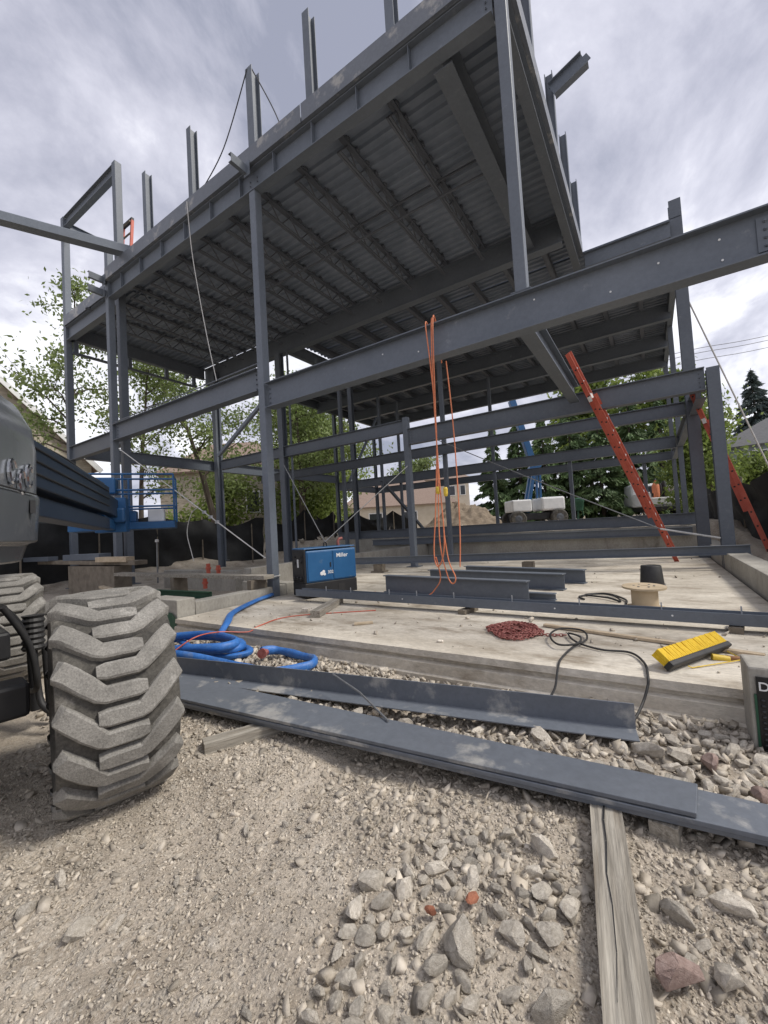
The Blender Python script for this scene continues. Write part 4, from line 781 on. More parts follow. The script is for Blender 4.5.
cdv = Vector((-0.991, 0.132, 0)); nwv = Vector((0.132, 0.991, 0)); cc = Vector((-4.35, 0.22, 0))
def cbox(name, u0, u1, v0, v1, z0, z1, mm, bevel=0.02, dv=cdv, nv=nwv, c=cc):
    m = MB(); m.b2(u0, u1, v0, v1, z0, z1); m.v = [tuple(c + dv * p[0] + nv * p[1] + Vector((0, 0, p[2]))) for p in m.v]; return m.build(name, mm, BL, bevel=bevel)
cbox('chassis', -1.0, 1.0, -0.5, 0.55, 0.42, 0.78, 'black', 0.03); cbox('axle', -1.36, -1.16, -1.0, 0.8, 0.42, 0.60, 'black'); cbox('axle', 1.16, 1.36, -1.0, 0.85, 0.42, 0.60, 'black')
cbox('turntable', -0.5, 0.5, -0.45, 0.45, 0.79, 1.12, 'black', 0.03)
def bt(pts, r, name, mm='rubber', n=10): m = MB(); m.tube(spline(pts, 6), r, n); return m.build(name, mm, BL, smooth=True)
hy = Vector((-3.98, 1.16, 0))
boot = MB(); prof = []
for i in range(14): prof.append((0.062 + 0.012 * (i % 2), 0.56 + 0.02 * i))
boot.lathe(prof, hy, (-0.02, 0.02, 1), 18); boot.build('cylinder_boot', 'rubber', BL, smooth=False)
m = MB(); m.tube([hy + Vector((0.02, 0.01, 0.12)), hy + Vector((0, 0, 0.56))], 0.034, 12); m.build('cylinder_rod', 'black', BL, smooth=True)
m = MB(); m.tube([hy + Vector((0.03, 0.1, 0.05)), hy + Vector((0.02, 0.08, 0.56))], 0.03, 12); m.build('cylinder_rod', 'rubber', BL, smooth=True)
bt([hy + Vector((0.3, -0.25, 0.95)), hy + Vector((0.15, -0.12, 0.8)), hy + Vector((0.1, -0.02, 0.5)), hy + Vector((0.16, 0.0, 0.2)), hy + Vector((0.3, 0.05, 0.12))], 0.022, 'hydraulic_hose')
bt([hy + Vector((0.35, -0.25, 0.95)), hy + Vector((0.3, -0.1, 0.65)), hy + Vector((0.25, -0.05, 0.35)), hy + Vector((-0.1, 0.0, 0.25))], 0.02, 'hydraulic_hose')
cbox('steering_link', -0.95, 0.2, 0.57, 0.74, 0.30, 0.44, 'black'); cbox('tool_tray', -0.75, 0.45, 0.56, 0.80, 0.62, 0.80, 'black')
# turntable cowl, turned with the boom
dv = Vector((-0.835, 0.55, 0)); nv = Vector((0.55, 0.835, 0)); tc_ = Vector((-4.1, 0.05, 0))
m = MB()
prof_side = [(0.82, 1.24), (0.98, 1.23), (1.02, 1.36), (1.08, 1.37), (1.10, 1.70), (1.08, 1.73), (1.085, 2.05), (1.06, 2.22), (0.98, 2.38), (0.82, 2.47), (0.30, 2.52), (0.28, 1.24)]
us = [(-1.75, 0.72), (-1.70, 0.93), (-1.55, 1.0), (0.30, 1.0), (0.42, 0.985), (0.48, 0.95), (0.51, 0.88)]
K = len(prof_side); vs = []
for u_, s_ in us:
    for v_, z_ in prof_side:
        vv = 0.3 + (v_ - 0.3) * s_; zz = 1.75 + (z_ - 1.75) * (0.5 + 0.5 * s_); vs.append(tc_ + dv * u_ + nv * vv + Vector((0, 0, zz)))
fs = [(i * K + j, i * K + (j + 1) % K, (i + 1) * K + (j + 1) % K, (i + 1) * K + j) for i in range(len(us) - 1) for j in range(K)] + [tuple(range(K))[::-1], tuple(range((len(us) - 1) * K, len(us) * K))]
m.add(vs, fs); cw = m.build('cowl', 'cowl', BL, smooth=True, bevel=0.035, seg=3)
for k_, (u_, z_, w_, h_) in enumerate(((0.20, 1.84, 0.09, 0.15), (0.07, 1.78, 0.10, 0.16), (-0.08, 1.83, 0.10, 0.15))):     # shiny raised letters
    m = MB(); c0 = tc_ + dv * u_ + nv * 1.094 + Vector((0, 0, z_)); m.tube([c0 + dv * (w_ / 2 * math.cos(t)) + Vector((0, 0, h_ / 2 * math.sin(t))) for t in np.linspace(0.4, 5.8, 14)], 0.013, 6); m.build('raised_letter', 'chrome', cw)
m = MB(); m.b2(-1.5, 0.5, -1.0, -0.3, 1.24, 2.2); m.v = [tuple(tc_ + dv * p[0] + nv * p[1] + Vector((0, 0, p[2]))) for p in m.v]; m.build('cowl', 'cowl', BL, bevel=0.06)
m = MB(); m.b2(-1.9, -0.9, -0.95, 0.95, 1.13, 1.9); m.v = [tuple(tc_ + dv * p[0] + nv * p[1] + Vector((0, 0, p[2]))) for p in m.v]; m.build('counterweight', 'cowl', BL, bevel=0.08)
for u_ in (-0.55, -1.25):
    m = MB(); m.tube([tc_ + dv * u_ + nv * 1.108 + Vector((0, 0, 1.40)), tc_ + dv * u_ + nv * 1.107 + Vector((0, 0, 1.70))], 0.004, 5); m.tube([tc_ + dv * u_ + nv * 1.092 + Vector((0, 0, 1.74)), tc_ + dv * u_ + nv * 1.094 + Vector((0, 0, 2.05))], 0.004, 5); m.build('panel_seam', 'black', cw)
m = MB(); m.tube([tc_ + dv * a_ + nv * 1.106 + Vector((0, 0, 1.715)) for a_ in (-1.5, 0.28)], 0.006, 5); m.build('panel_seam', 'black', cw)
for a_ in (-0.45, 0.2):
    m = MB(); m.box(tc_ + dv * a_ + nv * 1.105 + Vector((0, 0, 1.62)), (0.05, 0.03, 0.09)); m.build('latch', 'black', cw)
# boom sections
b0_ = tc_ + nv * 0.62; 
def boomseg(u0, u1, w_, h_, z0, z1, mm, nm):
    m = MB(); a = b0_ + dv * u0 + Vector((0, 0, z0)); b = b0_ + dv * u1 + Vector((0, 0, z1)); m.bar(a, b, w_, h_); return m.build(nm, mm, BL, bevel=0.012)
boomseg(-0.9, 4.6, 0.36, 0.44, 2.16, 2.06, 'boom_dark', 'boom'); boomseg(4.5, 5.6, 0.27, 0.33, 2.05, 1.98, 'boom_dark', 'boom_extension'); boomseg(-0.6, 4.9, 0.24, 0.2, 1.78, 1.68, 'boom_dark', 'lower_boom')
for dz in (0.14, 0.02, -0.1): boomseg(-0.6, 4.55, 0.39, 0.022, 2.16 + dz, 2.06 + dz, 'black', 'boom_rib')
boomseg(4.7, 5.8, 0.16, 0.18, 1.74, 1.66, 'machine_blue', 'jib')
for k_, (dz, off) in enumerate(((0.255, 0.05), (0.265, 0.1), (0.25, -0.06))):
    m = MB(); m.tube(spline([b0_ + dv * u_ + nv * (off + 0.02 * math.sin(u_ * 3 + k_)) + Vector((0, 0, 2.16 + dz - 0.018 * (u_ + 0.9) + 0.015 * math.sin(u_ * 2.2 + k_))) for u_ in np.linspace(-0.8, 4.5, 12)], 5), 0.018, 6); m.build('hydraulic_hose', 'rubber', BL, smooth=True)
bb = b0_ + dv * 6.0
def pb(name, u0, u1, v0, v1, z0, z1, mm, bevel=0.006):
    m = MB(); m.b2(u0, u1, v0, v1, z0, z1); m.v = [tuple(bb + dv * p[0] + nv * p[1] + Vector((0, 0, p[2]))) for p in m.v]; return m.build(name, mm, BL, bevel=bevel)
pb('platform_mount', -0.35, 0.0, -0.25, 0.25, 1.55, 2.2, 'machine_blue'); pb('platform_floor', 0.0, 0.75, -0.75, 1.05, 1.60, 1.74, 'machine_blue'); pb('control_box', -0.12, 0.25, -0.45, 0.05, 2.3, 2.62, 'machine_blue', 0.03); pb('motor_housing', -0.5, 0.05, -0.3, 0.25, 1.72, 2.0, 'machine_blue', 0.04)
pb('bucket', 0.2, 0.5, 0.55, 0.85, 1.745, 2.0, 'white', 0.02); pb('tool_box', 0.15, 0.45, -0.1, 0.35, 1.745, 1.98, 'machine_blue', 0.02)
for z in (2.05, 2.38, 2.7):
    m = MB(); q = [bb + dv * a + nv * b + Vector((0, 0, z)) for a, b in ((0, -0.75), (0.75, -0.75), (0.75, 1.05), (0, 1.05), (0, -0.75))]; m.tube(q, 0.022, 6); m.build('guard_rail', 'machine_blue', BL)
for a, b in ((0, -0.75), (0.75, -0.75), (0.75, 0.15), (0.75, 1.05), (0, 1.05), (0, 0.15)):
    m = MB(); q = bb + dv * a + nv * b; m.tube([q + Vector((0, 0, 1.74)), q + Vector((0, 0, 2.7))], 0.022, 6); m.build('rail_post', 'machine_blue', BL)

# ------------------------------------------------------------------ far boom lift and truck
far = thing('boom_lift', (-6.4, 27.9, 0.9), 'blue boom lift with grey engine cover parked on the far ground behind the steel frame', 'boom lift')
fx = Vector((0.84, 0.54, 0)); fy = Vector((-0.54, 0.84, 0)); f0 = Vector((-6.45, 27.9, 0.92))
def fbox(name, x0, x1, y0, y1, z0, z1, mm, bevel=0.04, par=far, o=f0, ex=fx, ey=fy):
    m = MB(); m.b2(x0, x1, y0, y1, z0, z1); m.v = [tuple(o + ex * p[0] + ey * p[1] + Vector((0, 0, p[2]))) for p in m.v]; return m.build(name, mm, par, bevel=bevel)
for x in (-1.3, 1.3):
    for y in (-0.9, 0.9):
        m = MB(); m.lathe([(0.25, -0.17), (0.44, -0.18), (0.52, -0.12), (0.52, 0.12), (0.44, 0.18), (0.25, 0.17)], f0 + fx * x + fy * y + Vector((0, 0, 0.5)), fy, 24); t_ = m.build('tyre', 'tyre_groove', far, smooth=True)
        m = MB(); m.lathe([(0.0, -0.185), (0.12, -0.19), (0.24, -0.17), (0.24, 0.1), (0.0, 0.1)], f0 + fx * x + fy * y + Vector((0, 0, 0.5)), fy, 16); m.build('rim', 'cowl', t_)
fbox('chassis', -1.5, 1.5, -0.7, 0.7, 0.4, 0.85, 'black'); fbox('engine_cover', 0.25, 1.75, -0.95, 0.9, 0.95, 1.8, 'white', 0.12); fbox('engine_cover', -1.6, -0.35, -0.9, 0.9, 0.95, 1.72, 'white', 0.08)
def fbar(name, p, q, w_, h_, mm='machine_blue'): m = MB(); c = lambda a: f0 + fx * a[0] + fy * a[1] + Vector((0, 0, a[2])); m.bar(c(p), c(q), w_, h_, fy); return m.build(name, mm, far, bevel=0.02)
for y in (-0.5, 0.1): fbar('riser_arm', (-0.55, y, 0.9), (0.1, y, 3.7), 0.2, 0.26)
for y in (-0.45, 0.15): fbar('riser_link', (0.35, y, 1.1), (0.45, y, 3.6), 0.14, 0.16)
fbar('knuckle', (-0.05, -0.2, 3.4), (0.4, -0.2, 4.1), 0.6, 0.5); fbar('upper_boom', (0.25, -0.2, 3.6), (-0.95, -0.2, 8.3), 0.4, 0.42); fbar('upper_boom_extension', (-0.9, -0.2, 8.2), (-1.5, -0.2, 10.6), 0.3, 0.3)
tk = thing('utility_truck', (0.6, 34.8, 0.9), 'white utility truck with tools in its bed parked beyond the right side of the frame', 'truck')
t0 = Vector((0.95, 33.0, 0.98)); tx = Vector((0.93, 0.37, 0)); ty = Vector((-0.37, 0.93, 0))
def tb(name, *a, mm='white', bevel=0.05): return fbox(name, *a, mm, bevel, tk, t0, tx, ty)
tb('chassis', -1.0, 1.0, 0.0, 5.2, 0.45, 0.75, mm='black'); tb('bed_side', -1.1, -0.95, 0.0, 2.8, 0.8, 1.75); tb('bed_side', 0.95, 1.1, 0.0, 2.8, 0.8, 1.75); tb('tailgate', -0.94, 0.94, 0.0, 0.1, 0.85, 1.35); tb('bumper', -1.1, 1.1, -0.2, -0.02, 0.5, 0.78, mm='black')
tb('side_box', 0.6, 1.05, 0.15, 2.6, 1.76, 2.15); tb('cab', -1.0, 1.0, 2.9, 4.6, 0.8, 2.5, bevel=0.15); tb('rear_window', -0.7, 0.7, 2.88, 2.897, 1.75, 2.3, mm='glass', bevel=0); tb('hood', -1.0, 1.0, 4.62, 5.6, 0.8, 1.6, bevel=0.12)
for x in (-0.85, 0.85):
    tb('tail_light', x - 0.07, x + 0.07, -0.02, -0.001, 1.4, 1.65, mm='rubber', bevel=0)
    for y in (1.0, 4.6):
        m = MB(); m.lathe([(0.2, -0.13), (0.38, -0.14), (0.42, -0.1), (0.42, 0.1), (0.38, 0.14), (0.2, 0.13)], t0 + tx * x + ty * y + Vector((0, 0, 0.42)), tx, 20); m.build('tyre', 'rubber', tk, smooth=True)
gt_ = thing('gas_cylinder', (0.3, 35.4, 2.3), 'orange gas cylinder standing in the bed of the white truck', 'gas cylinder'); m = MB(); m.lathe([(0.2, 0.85), (0.22, 0.9), (0.22, 2.2), (0.12, 2.4), (0.06, 2.45), (0.06, 2.55)], t0 + tx * -0.25 + ty * 0.9, (0, 0, 1), 16); m.build('body', 'orange', gt_, smooth=True); m = MB(); m.lathe([(0.05, 2.56), (0.09, 2.6), (0.05, 2.66)], t0 + tx * -0.25 + ty * 0.9, (0, 0, 1), 10); m.build('valve', 'black', gt_)
for x, h_, l_ in ((0.12, 2.35, 'black'), (0.36, 2.55, 'tall black')):
    m = MB(); m.lathe([(0.14, 0.85), (0.14, h_ - 0.2), (0.05, h_)], t0 + tx * x + ty * 1.1, (0, 0, 1), 14); single('gas_cylinder', m, 'rubber', l_ + ' gas cylinder beside the orange one in the truck bed', 'gas cylinder', smooth=True)
gb_ = thing('waste_bin', (-3.9, 29.6, 0.9), 'small green bin on a stand beside the far blue boom lift', 'bin'); m = MB(); m.lathe([(0.22, 0), (0.3, 0.55), (0.33, 0.6), (0.3, 0.78), (0.1, 0.86)], (-3.9, 29.6, 1.75), (0, 0, 1), 14); m.build('bin', 'green', gb_, smooth=True)
for a in (0, 2.1, 4.2): m = MB(); m.tube([(-3.9 + 0.15 * math.cos(a), 29.6 + 0.15 * math.sin(a), 1.76), (-3.9 + 0.32 * math.cos(a), 29.6 + 0.32 * math.sin(a), 0.85)], 0.035, 6); m.build('leg', 'green', gb_)

# ------------------------------------------------------------------ silt fences
def fence(name, path, z0, h, label, seed=0, lean=0.25, post_step=2.2, sag=0.2):
    root = thing(name, (path[0][0], path[0][1], z0), label, 'silt fence'); P_ = [Vector((*p, 0)) for p in path]; pts = []
    for a, b in zip(P_[:-1], P_[1:]):
        n_ = max(2, int((b - a).length / 0.12)); pts += [a.lerp(b, i / n_) for i in range(n_)]
    pts.append(P_[-1]); V = []; nr = 9
    for i, p in enumerate(pts):
        d = (pts[min(i + 1, len(pts) - 1)] - pts[max(i - 1, 0)]).normalized(); nn = Vector((-d.y, d.x, 0)); s_ = i * 0.12
        top = h - sag * abs(math.sin(s_ * math.pi / post_step)) + 0.42 * (vnoise(s_ * 0.5, seed, seed) - 0.5)
        for j in range(nr):
            t = j / (nr - 1); o_ = 0.34 * (vnoise(s_ * 1.7 + t * 2.5, t * 3.0 + seed, seed + 2) - 0.5) + 0.10 * math.sin(s_ * 2.3 + t * 4 + seed) * (1 - t * 0.5) + lean * (1 - t) * 0.6 * (0.6 + 0.5 * vnoise(s_ * 0.6, 3, seed))
            V.append(p + nn * float(o_) * 1.0 + Vector((0, 0, float(z0 + top * t - 0.1 * (1 - t)))))
    F_ = [(i * nr + j, i * nr + j + 1, (i + 1) * nr + j + 1, (i + 1) * nr + j) for i in range(len(pts) - 1) for j in range(nr - 1)]
    m = MB(); m.add(V, F_); m.build('fabric', 'fabric', root, smooth=True)
    k_ = max(1, int(post_step / 0.12))
    for i in range(0, len(pts), k_):
        m = MB(); m.bar(pts[i] + Vector((0.02, 0.02, z0 - 0.2)), pts[i] + Vector((0.03, 0.02, z0 + h * 1.04)), 0.04, 0.04); m.build('stake', 'dark_wood', root)
    return root
fence('silt_fence', [(-14.9, 2.2), (-15.6, 4.4), (-15.9, 6.6), (-16.6, 10.8), (-15.6, 13.4)], 0.3, 1.95, 'long rumpled black silt fence at far left behind the blue platform', 1)
fence('silt_fence', [(-15.5, 13.5), (-14.6, 15.3), (-14.2, 17.2)], 0.6, 1.75, 'heap of rumpled black silt fabric between two columns left of centre', 4, 0.8, 1.8, 0.5)
fence('silt_fence', [(-17.8, 19.6), (-15.8, 21.0), (-13.8, 22.1), (-12.4, 22.9)], 0.85, 1.5, 'sagging black silt fence in front of the brown roofed house', 7, 0.6, 2.4, 0.55)
fence('silt_fence', [(1.62, 21.5), (1.75, 17.5), (2.05, 14.0), (2.35, 11.2), (2.7, 8.2), (3.2, 5.5)], 0.45, 1.62, 'tall taut black silt fence along the right side behind the second ladder', 11, 0.12, 2.4, 0.06)

# ------------------------------------------------------------------ houses
def house(name, label, c, ang, wx, wy, zb, ze, zr, wm, rm, ridge='x', wins=(), hip=0.0, gable_trim=None):
    root = thing(name, (c[0], c[1], zb), label, 'house'); T = Matrix.Translation((c[0], c[1], 0)) @ Matrix.Rotation(R(ang), 4, 'Z')
    X, Y = wx / 2, wy / 2; t = lambda *p: tuple(T @ Vector(p))
    m = MB()
    if ridge == 'x': ra, rb = (-X + hip, 0, zr), (X - hip, 0, zr)
    else: ra, rb = (0, -Y + hip, zr), (0, Y - hip, zr)
    vs = [t(-X, -Y, zb), t(X, -Y, zb), t(X, Y, zb), t(-X, Y, zb), t(-X, -Y, ze), t(X, -Y, ze), t(X, Y, ze), t(-X, Y, ze)]
    fs = [(0, 1, 5, 4), (1, 2, 6, 5), (2, 3, 7, 6), (3, 0, 4, 7)]
    if hip == 0:
        vs += [t(*ra), t(*rb)]; fs += [(7, 4, 8), (5, 6, 9)] if ridge == 'x' else [(4, 5, 8), (6, 7, 9)]
    m.add(vs, fs); m.build('wall', wm, root)
    o_ = 0.35; dz = 0.12; m = MB(); sl = (zr - ze) / ((Y if ridge == 'x' else X))
    e0 = ze - o_ * sl + dz; rx = o_ if hip == 0 else 0
    if ridge == 'x': q = [t(-X - o_, -Y - o_, e0), t(X + o_, -Y - o_, e0), t(X + o_, Y + o_, e0), t(-X - o_, Y + o_, e0), t(ra[0] - rx, 0, zr + dz), t(rb[0] + rx, 0, zr + dz)]; ff = [(0, 1, 5, 4), (2, 3, 4, 5)] + ([(3, 0, 4), (1, 2, 5)] if hip else [])
    else: q = [t(-X - o_, -Y - o_, e0), t(X + o_, -Y - o_, e0), t(X + o_, Y + o_, e0), t(-X - o_, Y + o_, e0), t(0, ra[1] - rx, zr + dz), t(0, rb[1] + rx, zr + dz)]; ff = [(1, 2, 5, 4), (3, 0, 4, 5)] + ([(0, 1, 4), (2, 3, 5)] if hip else [])
    m.add(q, ff); ro = m.build('roof', rm, root); so_ = ro.modifiers.new('thick', 'SOLIDIFY'); so_.thickness = 0.16; so_.offset = 0
    for (face, a, z, w_, h_) in wins:
        f = MB(); g = MB()
        if face == '+x': f.b2(X + 0.005, X + 0.07, a - w_ / 2 - 0.1, a + w_ / 2 + 0.1, z - 0.1, z + h_ + 0.1); g.b2(X + 0.02, X + 0.078, a - w_ / 2, a + w_ / 2, z, z + h_)
        elif face == '-y': f.b2(a - w_ / 2 - 0.1, a + w_ / 2 + 0.1, -Y - 0.07, -Y - 0.005, z - 0.1, z + h_ + 0.1); g.b2(a - w_ / 2, a + w_ / 2, -Y - 0.078, -Y - 0.02, z, z + h_)
        f.v = [t(*p) for p in f.v]; g.v = [t(*p) for p in g.v]; wo = f.build('window', 'white', root); g.build('pane', 'glass', wo)
    if gable_trim:
        m = MB(); 
        for s_ in (-1, 1): m.bar(t(X + o_ - 0.02, s_ * (Y + o_), e0 - 0.08), t(X + o_ - 0.02, 0, zr + 0.04), 0.06, 0.24)
        m.build('fascia', 'white', root)
    return root
house('stone_house', 'stone gabled house with white trim and one window at far left behind the black fence', (-29.3, 3.6), 0, 9.0, 12.6, 0.5, 5.55, 11.7, 'stone', 'roof_brown', 'x', [('+x', 4.35, 2.35, 1.0, 1.6)], 0, True)
house('stone_house', 'stone house with brown roof half hidden by trees left of the front column', (-29.5, 22.5), 33, 9.0, 7.0, 0.5, 6.6, 9.2, 'stone', 'roof_brown', 'x', [('-y', 2.6, 3.2, 0.9, 1.5)], 2.5)
house('bungalow', 'low beige bungalow with wide brown hip roof behind the middle of the frame', (-29.5, 49.5), 30, 14.5, 9.0, 0.5, 4.3, 7.9, 'render', 'roof_brown', 'x', [('-y', -3.0, 2.0, 1.6, 1.3), ('-y', 1.5, 2.0, 1.6, 1.3)], 4.0)
house('tall_house', 'taller beige house with small dark windows behind the bungalow', (-33.5, 71.0), 25, 11.0, 8.0, 0.5, 9.6, 11.6, 'render', 'roof_brown', 'x', [('-y', -3.2, 6.6, 1.2, 1.6), ('-y', -0.6, 6.6, 1.2, 1.6), ('-y', 2.4, 6.6, 1.2, 1.6), ('-y', 4.4, 6.6, 0.8, 1.6)], 3.0)
house('blue_grey_house', 'blue grey house with dark grey roof below the tall spruce at right', (11.6, 51.0), -12, 11.0, 9.0, 0.5, 6.7, 9.3, 'siding', 'roof_grey', 'x', [('-y', -2.6, 4.6, 1.1, 1.5), ('-y', -0.6, 4.6, 1.1, 1.5), ('-y', 2.2, 4.6, 1.4, 1.5)], 3.5)

# ------------------------------------------------------------------ trees
def leaf_cards(C, size, droop=0.0, long=1.7, rng=RNG):
    n = len(C); a = rng.normal(size=(n, 3)); a[:, 2] -= droop; a /= np.linalg.norm(a, axis=1, keepdims=True); b = np.cross(a, rng.normal(size=(n, 3))); b /= np.linalg.norm(b, axis=1, keepdims=True)
    s = (size * rng.uniform(0.6, 1.35, n))[:, None]
    V = np.stack([C - a * s * long / 2, C + b * s * 0.42, C + a * s * long / 2, C - b * s * 0.42], 1).reshape(-1, 3)
    return V, np.arange(4 * n).reshape(n, 4)
def tree(name, label, x, y, h, r, zc, nl, mm, size, seed, group=None, lean=(0, 0), nb=9, clump=0.5, tr=0.14, ncl=6, z0=0.8, forks=1):
    rng = np.random.default_rng(seed); root = thing(name, (x, y, z0), label, 'tree', group); base = Vector((x, y, z0)); m = MB(); ends = []
    top = base + Vector((lean[0], lean[1], h * 0.93))
    tp = [base + (top - base) * t + Vector((0.18 * math.sin(t * 5 + seed), 0.18 * math.cos(t * 4 + seed), 0)) * t * (1 - 0.3 * t) for t in np.linspace(0, 1, 9)]
    m.tube(tp, [tr * (1.25 if i == 0 else 1) * (1 - 0.85 * i / 8) for i in range(9)], 8)
    for i in range(nb):
        t = zc + (0.97 - zc) * (i + rng.uniform(0, 0.9)) / nb; p0 = base + (top - base) * t; k_ = min(int(t * 8), 7); p0 = tp[k_].lerp(tp[k_ + 1], t * 8 - k_)
        az = rng.uniform(0, 6.28) + i * 2.4; rr = r * rng.uniform(0.6, 1.05) * (1 - 0.65 * max(0, (t - 0.55)) / 0.45); up = rng.uniform(0.25, 0.8) * rr
        d = Vector((math.cos(az) * rr, math.sin(az) * rr, up)); pts = [p0, p0 + d * 0.4 + Vector((0, 0, 0.08 * rr)), p0 + d * 0.75 + Vector((0, 0, -0.02)), p0 + d]
        m.tube(pts, [tr * 0.42 * (1 - t * 0.5), tr * 0.28 * (1 - t * 0.5), tr * 0.15, tr * 0.05], 5)
        for j in range(ncl):
            q = rng.uniform(0.35, 1.08); e_ = p0 + d * q + Vector(rng.normal(size=3) * rr * 0.24); m.tube([p0 + d * min(q, 0.9) * 0.85, e_], [tr * 0.08, tr * 0.03], 3); ends.append(e_)
    for j in range(ncl): ends.append(top + Vector(rng.normal(size=3) * r * 0.18))
    m.build('trunk', 'bark', root, smooth=True, base=tuple(base))
    E_ = np.array([tuple(e_) for e_ in ends]); w_ = rng.uniform(0.4, 1.6, len(E_)); w_ /= w_.sum(); ci = rng.choice(len(E_), nl, p=w_)
    C = E_[ci] + rng.normal(size=(nl, 3)) * clump * np.array([1, 1, 0.7]); V, F_ = leaf_cards(C, size, 0.5, rng=rng)
    tone = np.repeat(np.clip(rng.uniform(0.15, 0.85, len(E_))[ci] + rng.normal(size=nl) * 0.12, 0, 1), 4)
    npmesh('crown', V, F_, mm, tone=tone, parent=root, base=tuple(base)); return root
def conifer(name, label, x, y, h, r, nl, mm, size, seed, group=None, z0=0.85, cone=1.0):
    rng = np.random.default_rng(seed); root = thing(name, (x, y, z0), label, 'tree', group); m = MB(); m.tube([(x, y, z0 - 0.1), (x, y, z0 + h)], [0.03 * h * 0.55, 0.02], 8); m.build('trunk', 'bark', root, base=(x, y, z0))
    nb = int(h * 13); tb_ = (np.arange(nb) + rng.uniform(0, 1, nb)) / nb; az = rng.uniform(0, 6.283, nb); ln = r * (1 - tb_ ** cone) * rng.uniform(0.65, 1.12, nb) + 0.12
    bi = rng.choice(nb, nl, p=(ln + 0.1) / (ln + 0.1).sum()); q = rng.uniform(0.12, 1, nl) ** 0.7
    a = az[bi] + rng.normal(size=nl) * 0.13 / (q + 0.3); d = ln[bi] * q
    C = np.stack([x + np.cos(a) * d, y + np.sin(a) * d, z0 + 0.12 + tb_[bi] * h * 0.97 - 0.30 * d * q + rng.normal(size=nl) * 0.07 + 0.05 * d], 1)
    out_ = np.stack([np.cos(a), np.sin(a), -0.45 - 0.3 * q], 1) + rng.normal(size=(nl, 3)) * 0.35; out_ /= np.linalg.norm(out_, axis=1, keepdims=True)
    b = np.cross(out_, rng.normal(size=(nl, 3))); b /= np.linalg.norm(b, axis=1, keepdims=True); s = (size * rng.uniform(0.6, 1.4, nl))[:, None]
    V = np.stack([C - out_ * s, C + b * s * 0.28, C + out_ * s, C - b * s * 0.28], 1).reshape(-1, 3)
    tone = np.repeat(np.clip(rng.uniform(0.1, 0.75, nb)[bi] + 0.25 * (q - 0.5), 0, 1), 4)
    npmesh('crown', V, np.arange(4 * nl).reshape(nl, 4), mm, tone=tone, parent=root, base=(x, y, z0)); return root
tree('young_maple', 'slender young maple with sparse leaves beside the leftmost column', -18.0, 6.5, 11.2, 2.2, 0.36, 4000, 'leaf_pale', 0.105, 21, nb=15, clump=0.3, tr=0.13, lean=(-0.4, 0.3))
tree('young_maple', 'sparse young maple with two thin stems between the leftmost and twin columns', -18.9, 9.4, 9.8, 2.1, 0.25, 3800, 'leaf_pale', 0.105, 22, nb=14, clump=0.32, tr=0.12, lean=(0.3, 0.2))
tree('young_maple', 'maple branches reaching in at the left edge above the stone gable', -15.5, 1.2, 8.2, 1.9, 0.66, 380, 'leaf_pale', 0.09, 23, nb=9, clump=0.28, tr=0.13)
tree('broadleaf_tree', 'open leaning tree with forked dark trunk right of the twin columns', -18.8, 13.4, 9.6, 3.3, 0.35, 5200, 'leaf_pale', 0.12, 24, nb=12, clump=0.5, tr=0.2, lean=(-1.4, -1.6))
tree('broadleaf_tree', 'dark trunked tree with open crown just behind the front column', -19.0, 19.5, 10.0, 3.4, 0.32, 6500, 'leaf_pale', 0.13, 25, nb=12, clump=0.55, tr=0.26, lean=(0.6, -0.4))
tree('broadleaf_tree', 'big bright green spreading tree in the middle left of the open bays', -21.3, 21.9, 9.8, 4.0, 0.2, 14000, 'leaf_yellow', 0.17, 26, nb=16, clump=0.75, tr=0.28)
tree('broadleaf_tree', 'round bright green tree left of the bungalow roof', -24.6, 27.6, 9.6, 4.0, 0.2, 12000, 'leaf_yellow', 0.19, 27, nb=15, clump=0.8, tr=0.26)
tree('broadleaf_tree', 'pale green tree showing between the thin rear columns above the brown roof', -40.0, 74.0, 14.5, 5.0, 0.3, 5200, 'leaf_pale', 0.4, 28, nb=13, clump=0.8, tr=0.25)
for i, (x, y, h_, r_) in enumerate(((-23.5, 16.5, 4.2, 2.4), (-21.0, 22.0, 3.8, 2.2), (-24.0, 27.5, 4.6, 2.6))):
    tree('bush', ['low green bush in front of the half hidden stone house', 'low green bush behind the heap of black fabric', 'low green bush below the round bright tree'][i], x, y, h_, r_, 0.05, 6000, 'leaf_yellow', 0.15, 40 + i, nb=10, clump=0.5, tr=0.08)
hx = [(-11.2, 35.2, 9.2, 2.5), (-9.2, 36.0, 10.6, 2.6), (-7.1, 35.6, 9.6, 2.5), (-5.2, 36.8, 11.2, 2.7), (-3.1, 36.6, 10.2, 2.6), (-1.0, 38.2, 11.0, 2.7), (1.0, 39.4, 10.0, 2.6), (3.0, 41.0, 10.6, 2.7)]
for x, y, h_, r_ in hx: conifer('hedge_conifer', 'dark green conifer in the dense row behind the far boom lift and truck', x, y, h_, r_ * 1.12, 15000, 'needle', 0.22, int(h_ * 100 + x), group='dark conifers in a row behind the site', cone=0.85)
tree('broadleaf_tree', 'light green tree rising behind the conifer row near the right columns', 1.2, 45.0, 13.2, 4.2, 0.35, 5500, 'leaf_yellow', 0.32, 31, nb=13, clump=0.8, tr=0.25)
tree('broadleaf_tree', 'light green tree rising behind the middle of the conifer row', -4.5, 43.0, 13.8, 4.2, 0.4, 5000, 'leaf_yellow', 0.32, 32, nb=13, clump=0.8, tr=0.25)
tree('broadleaf_tree', 'leafy light green tree between the corner column and the blue grey house', 3.0, 30.0, 6.4, 1.7, 0.12, 8000, 'leaf_yellow', 0.15, 33, nb=13, clump=0.55, tr=0.14)
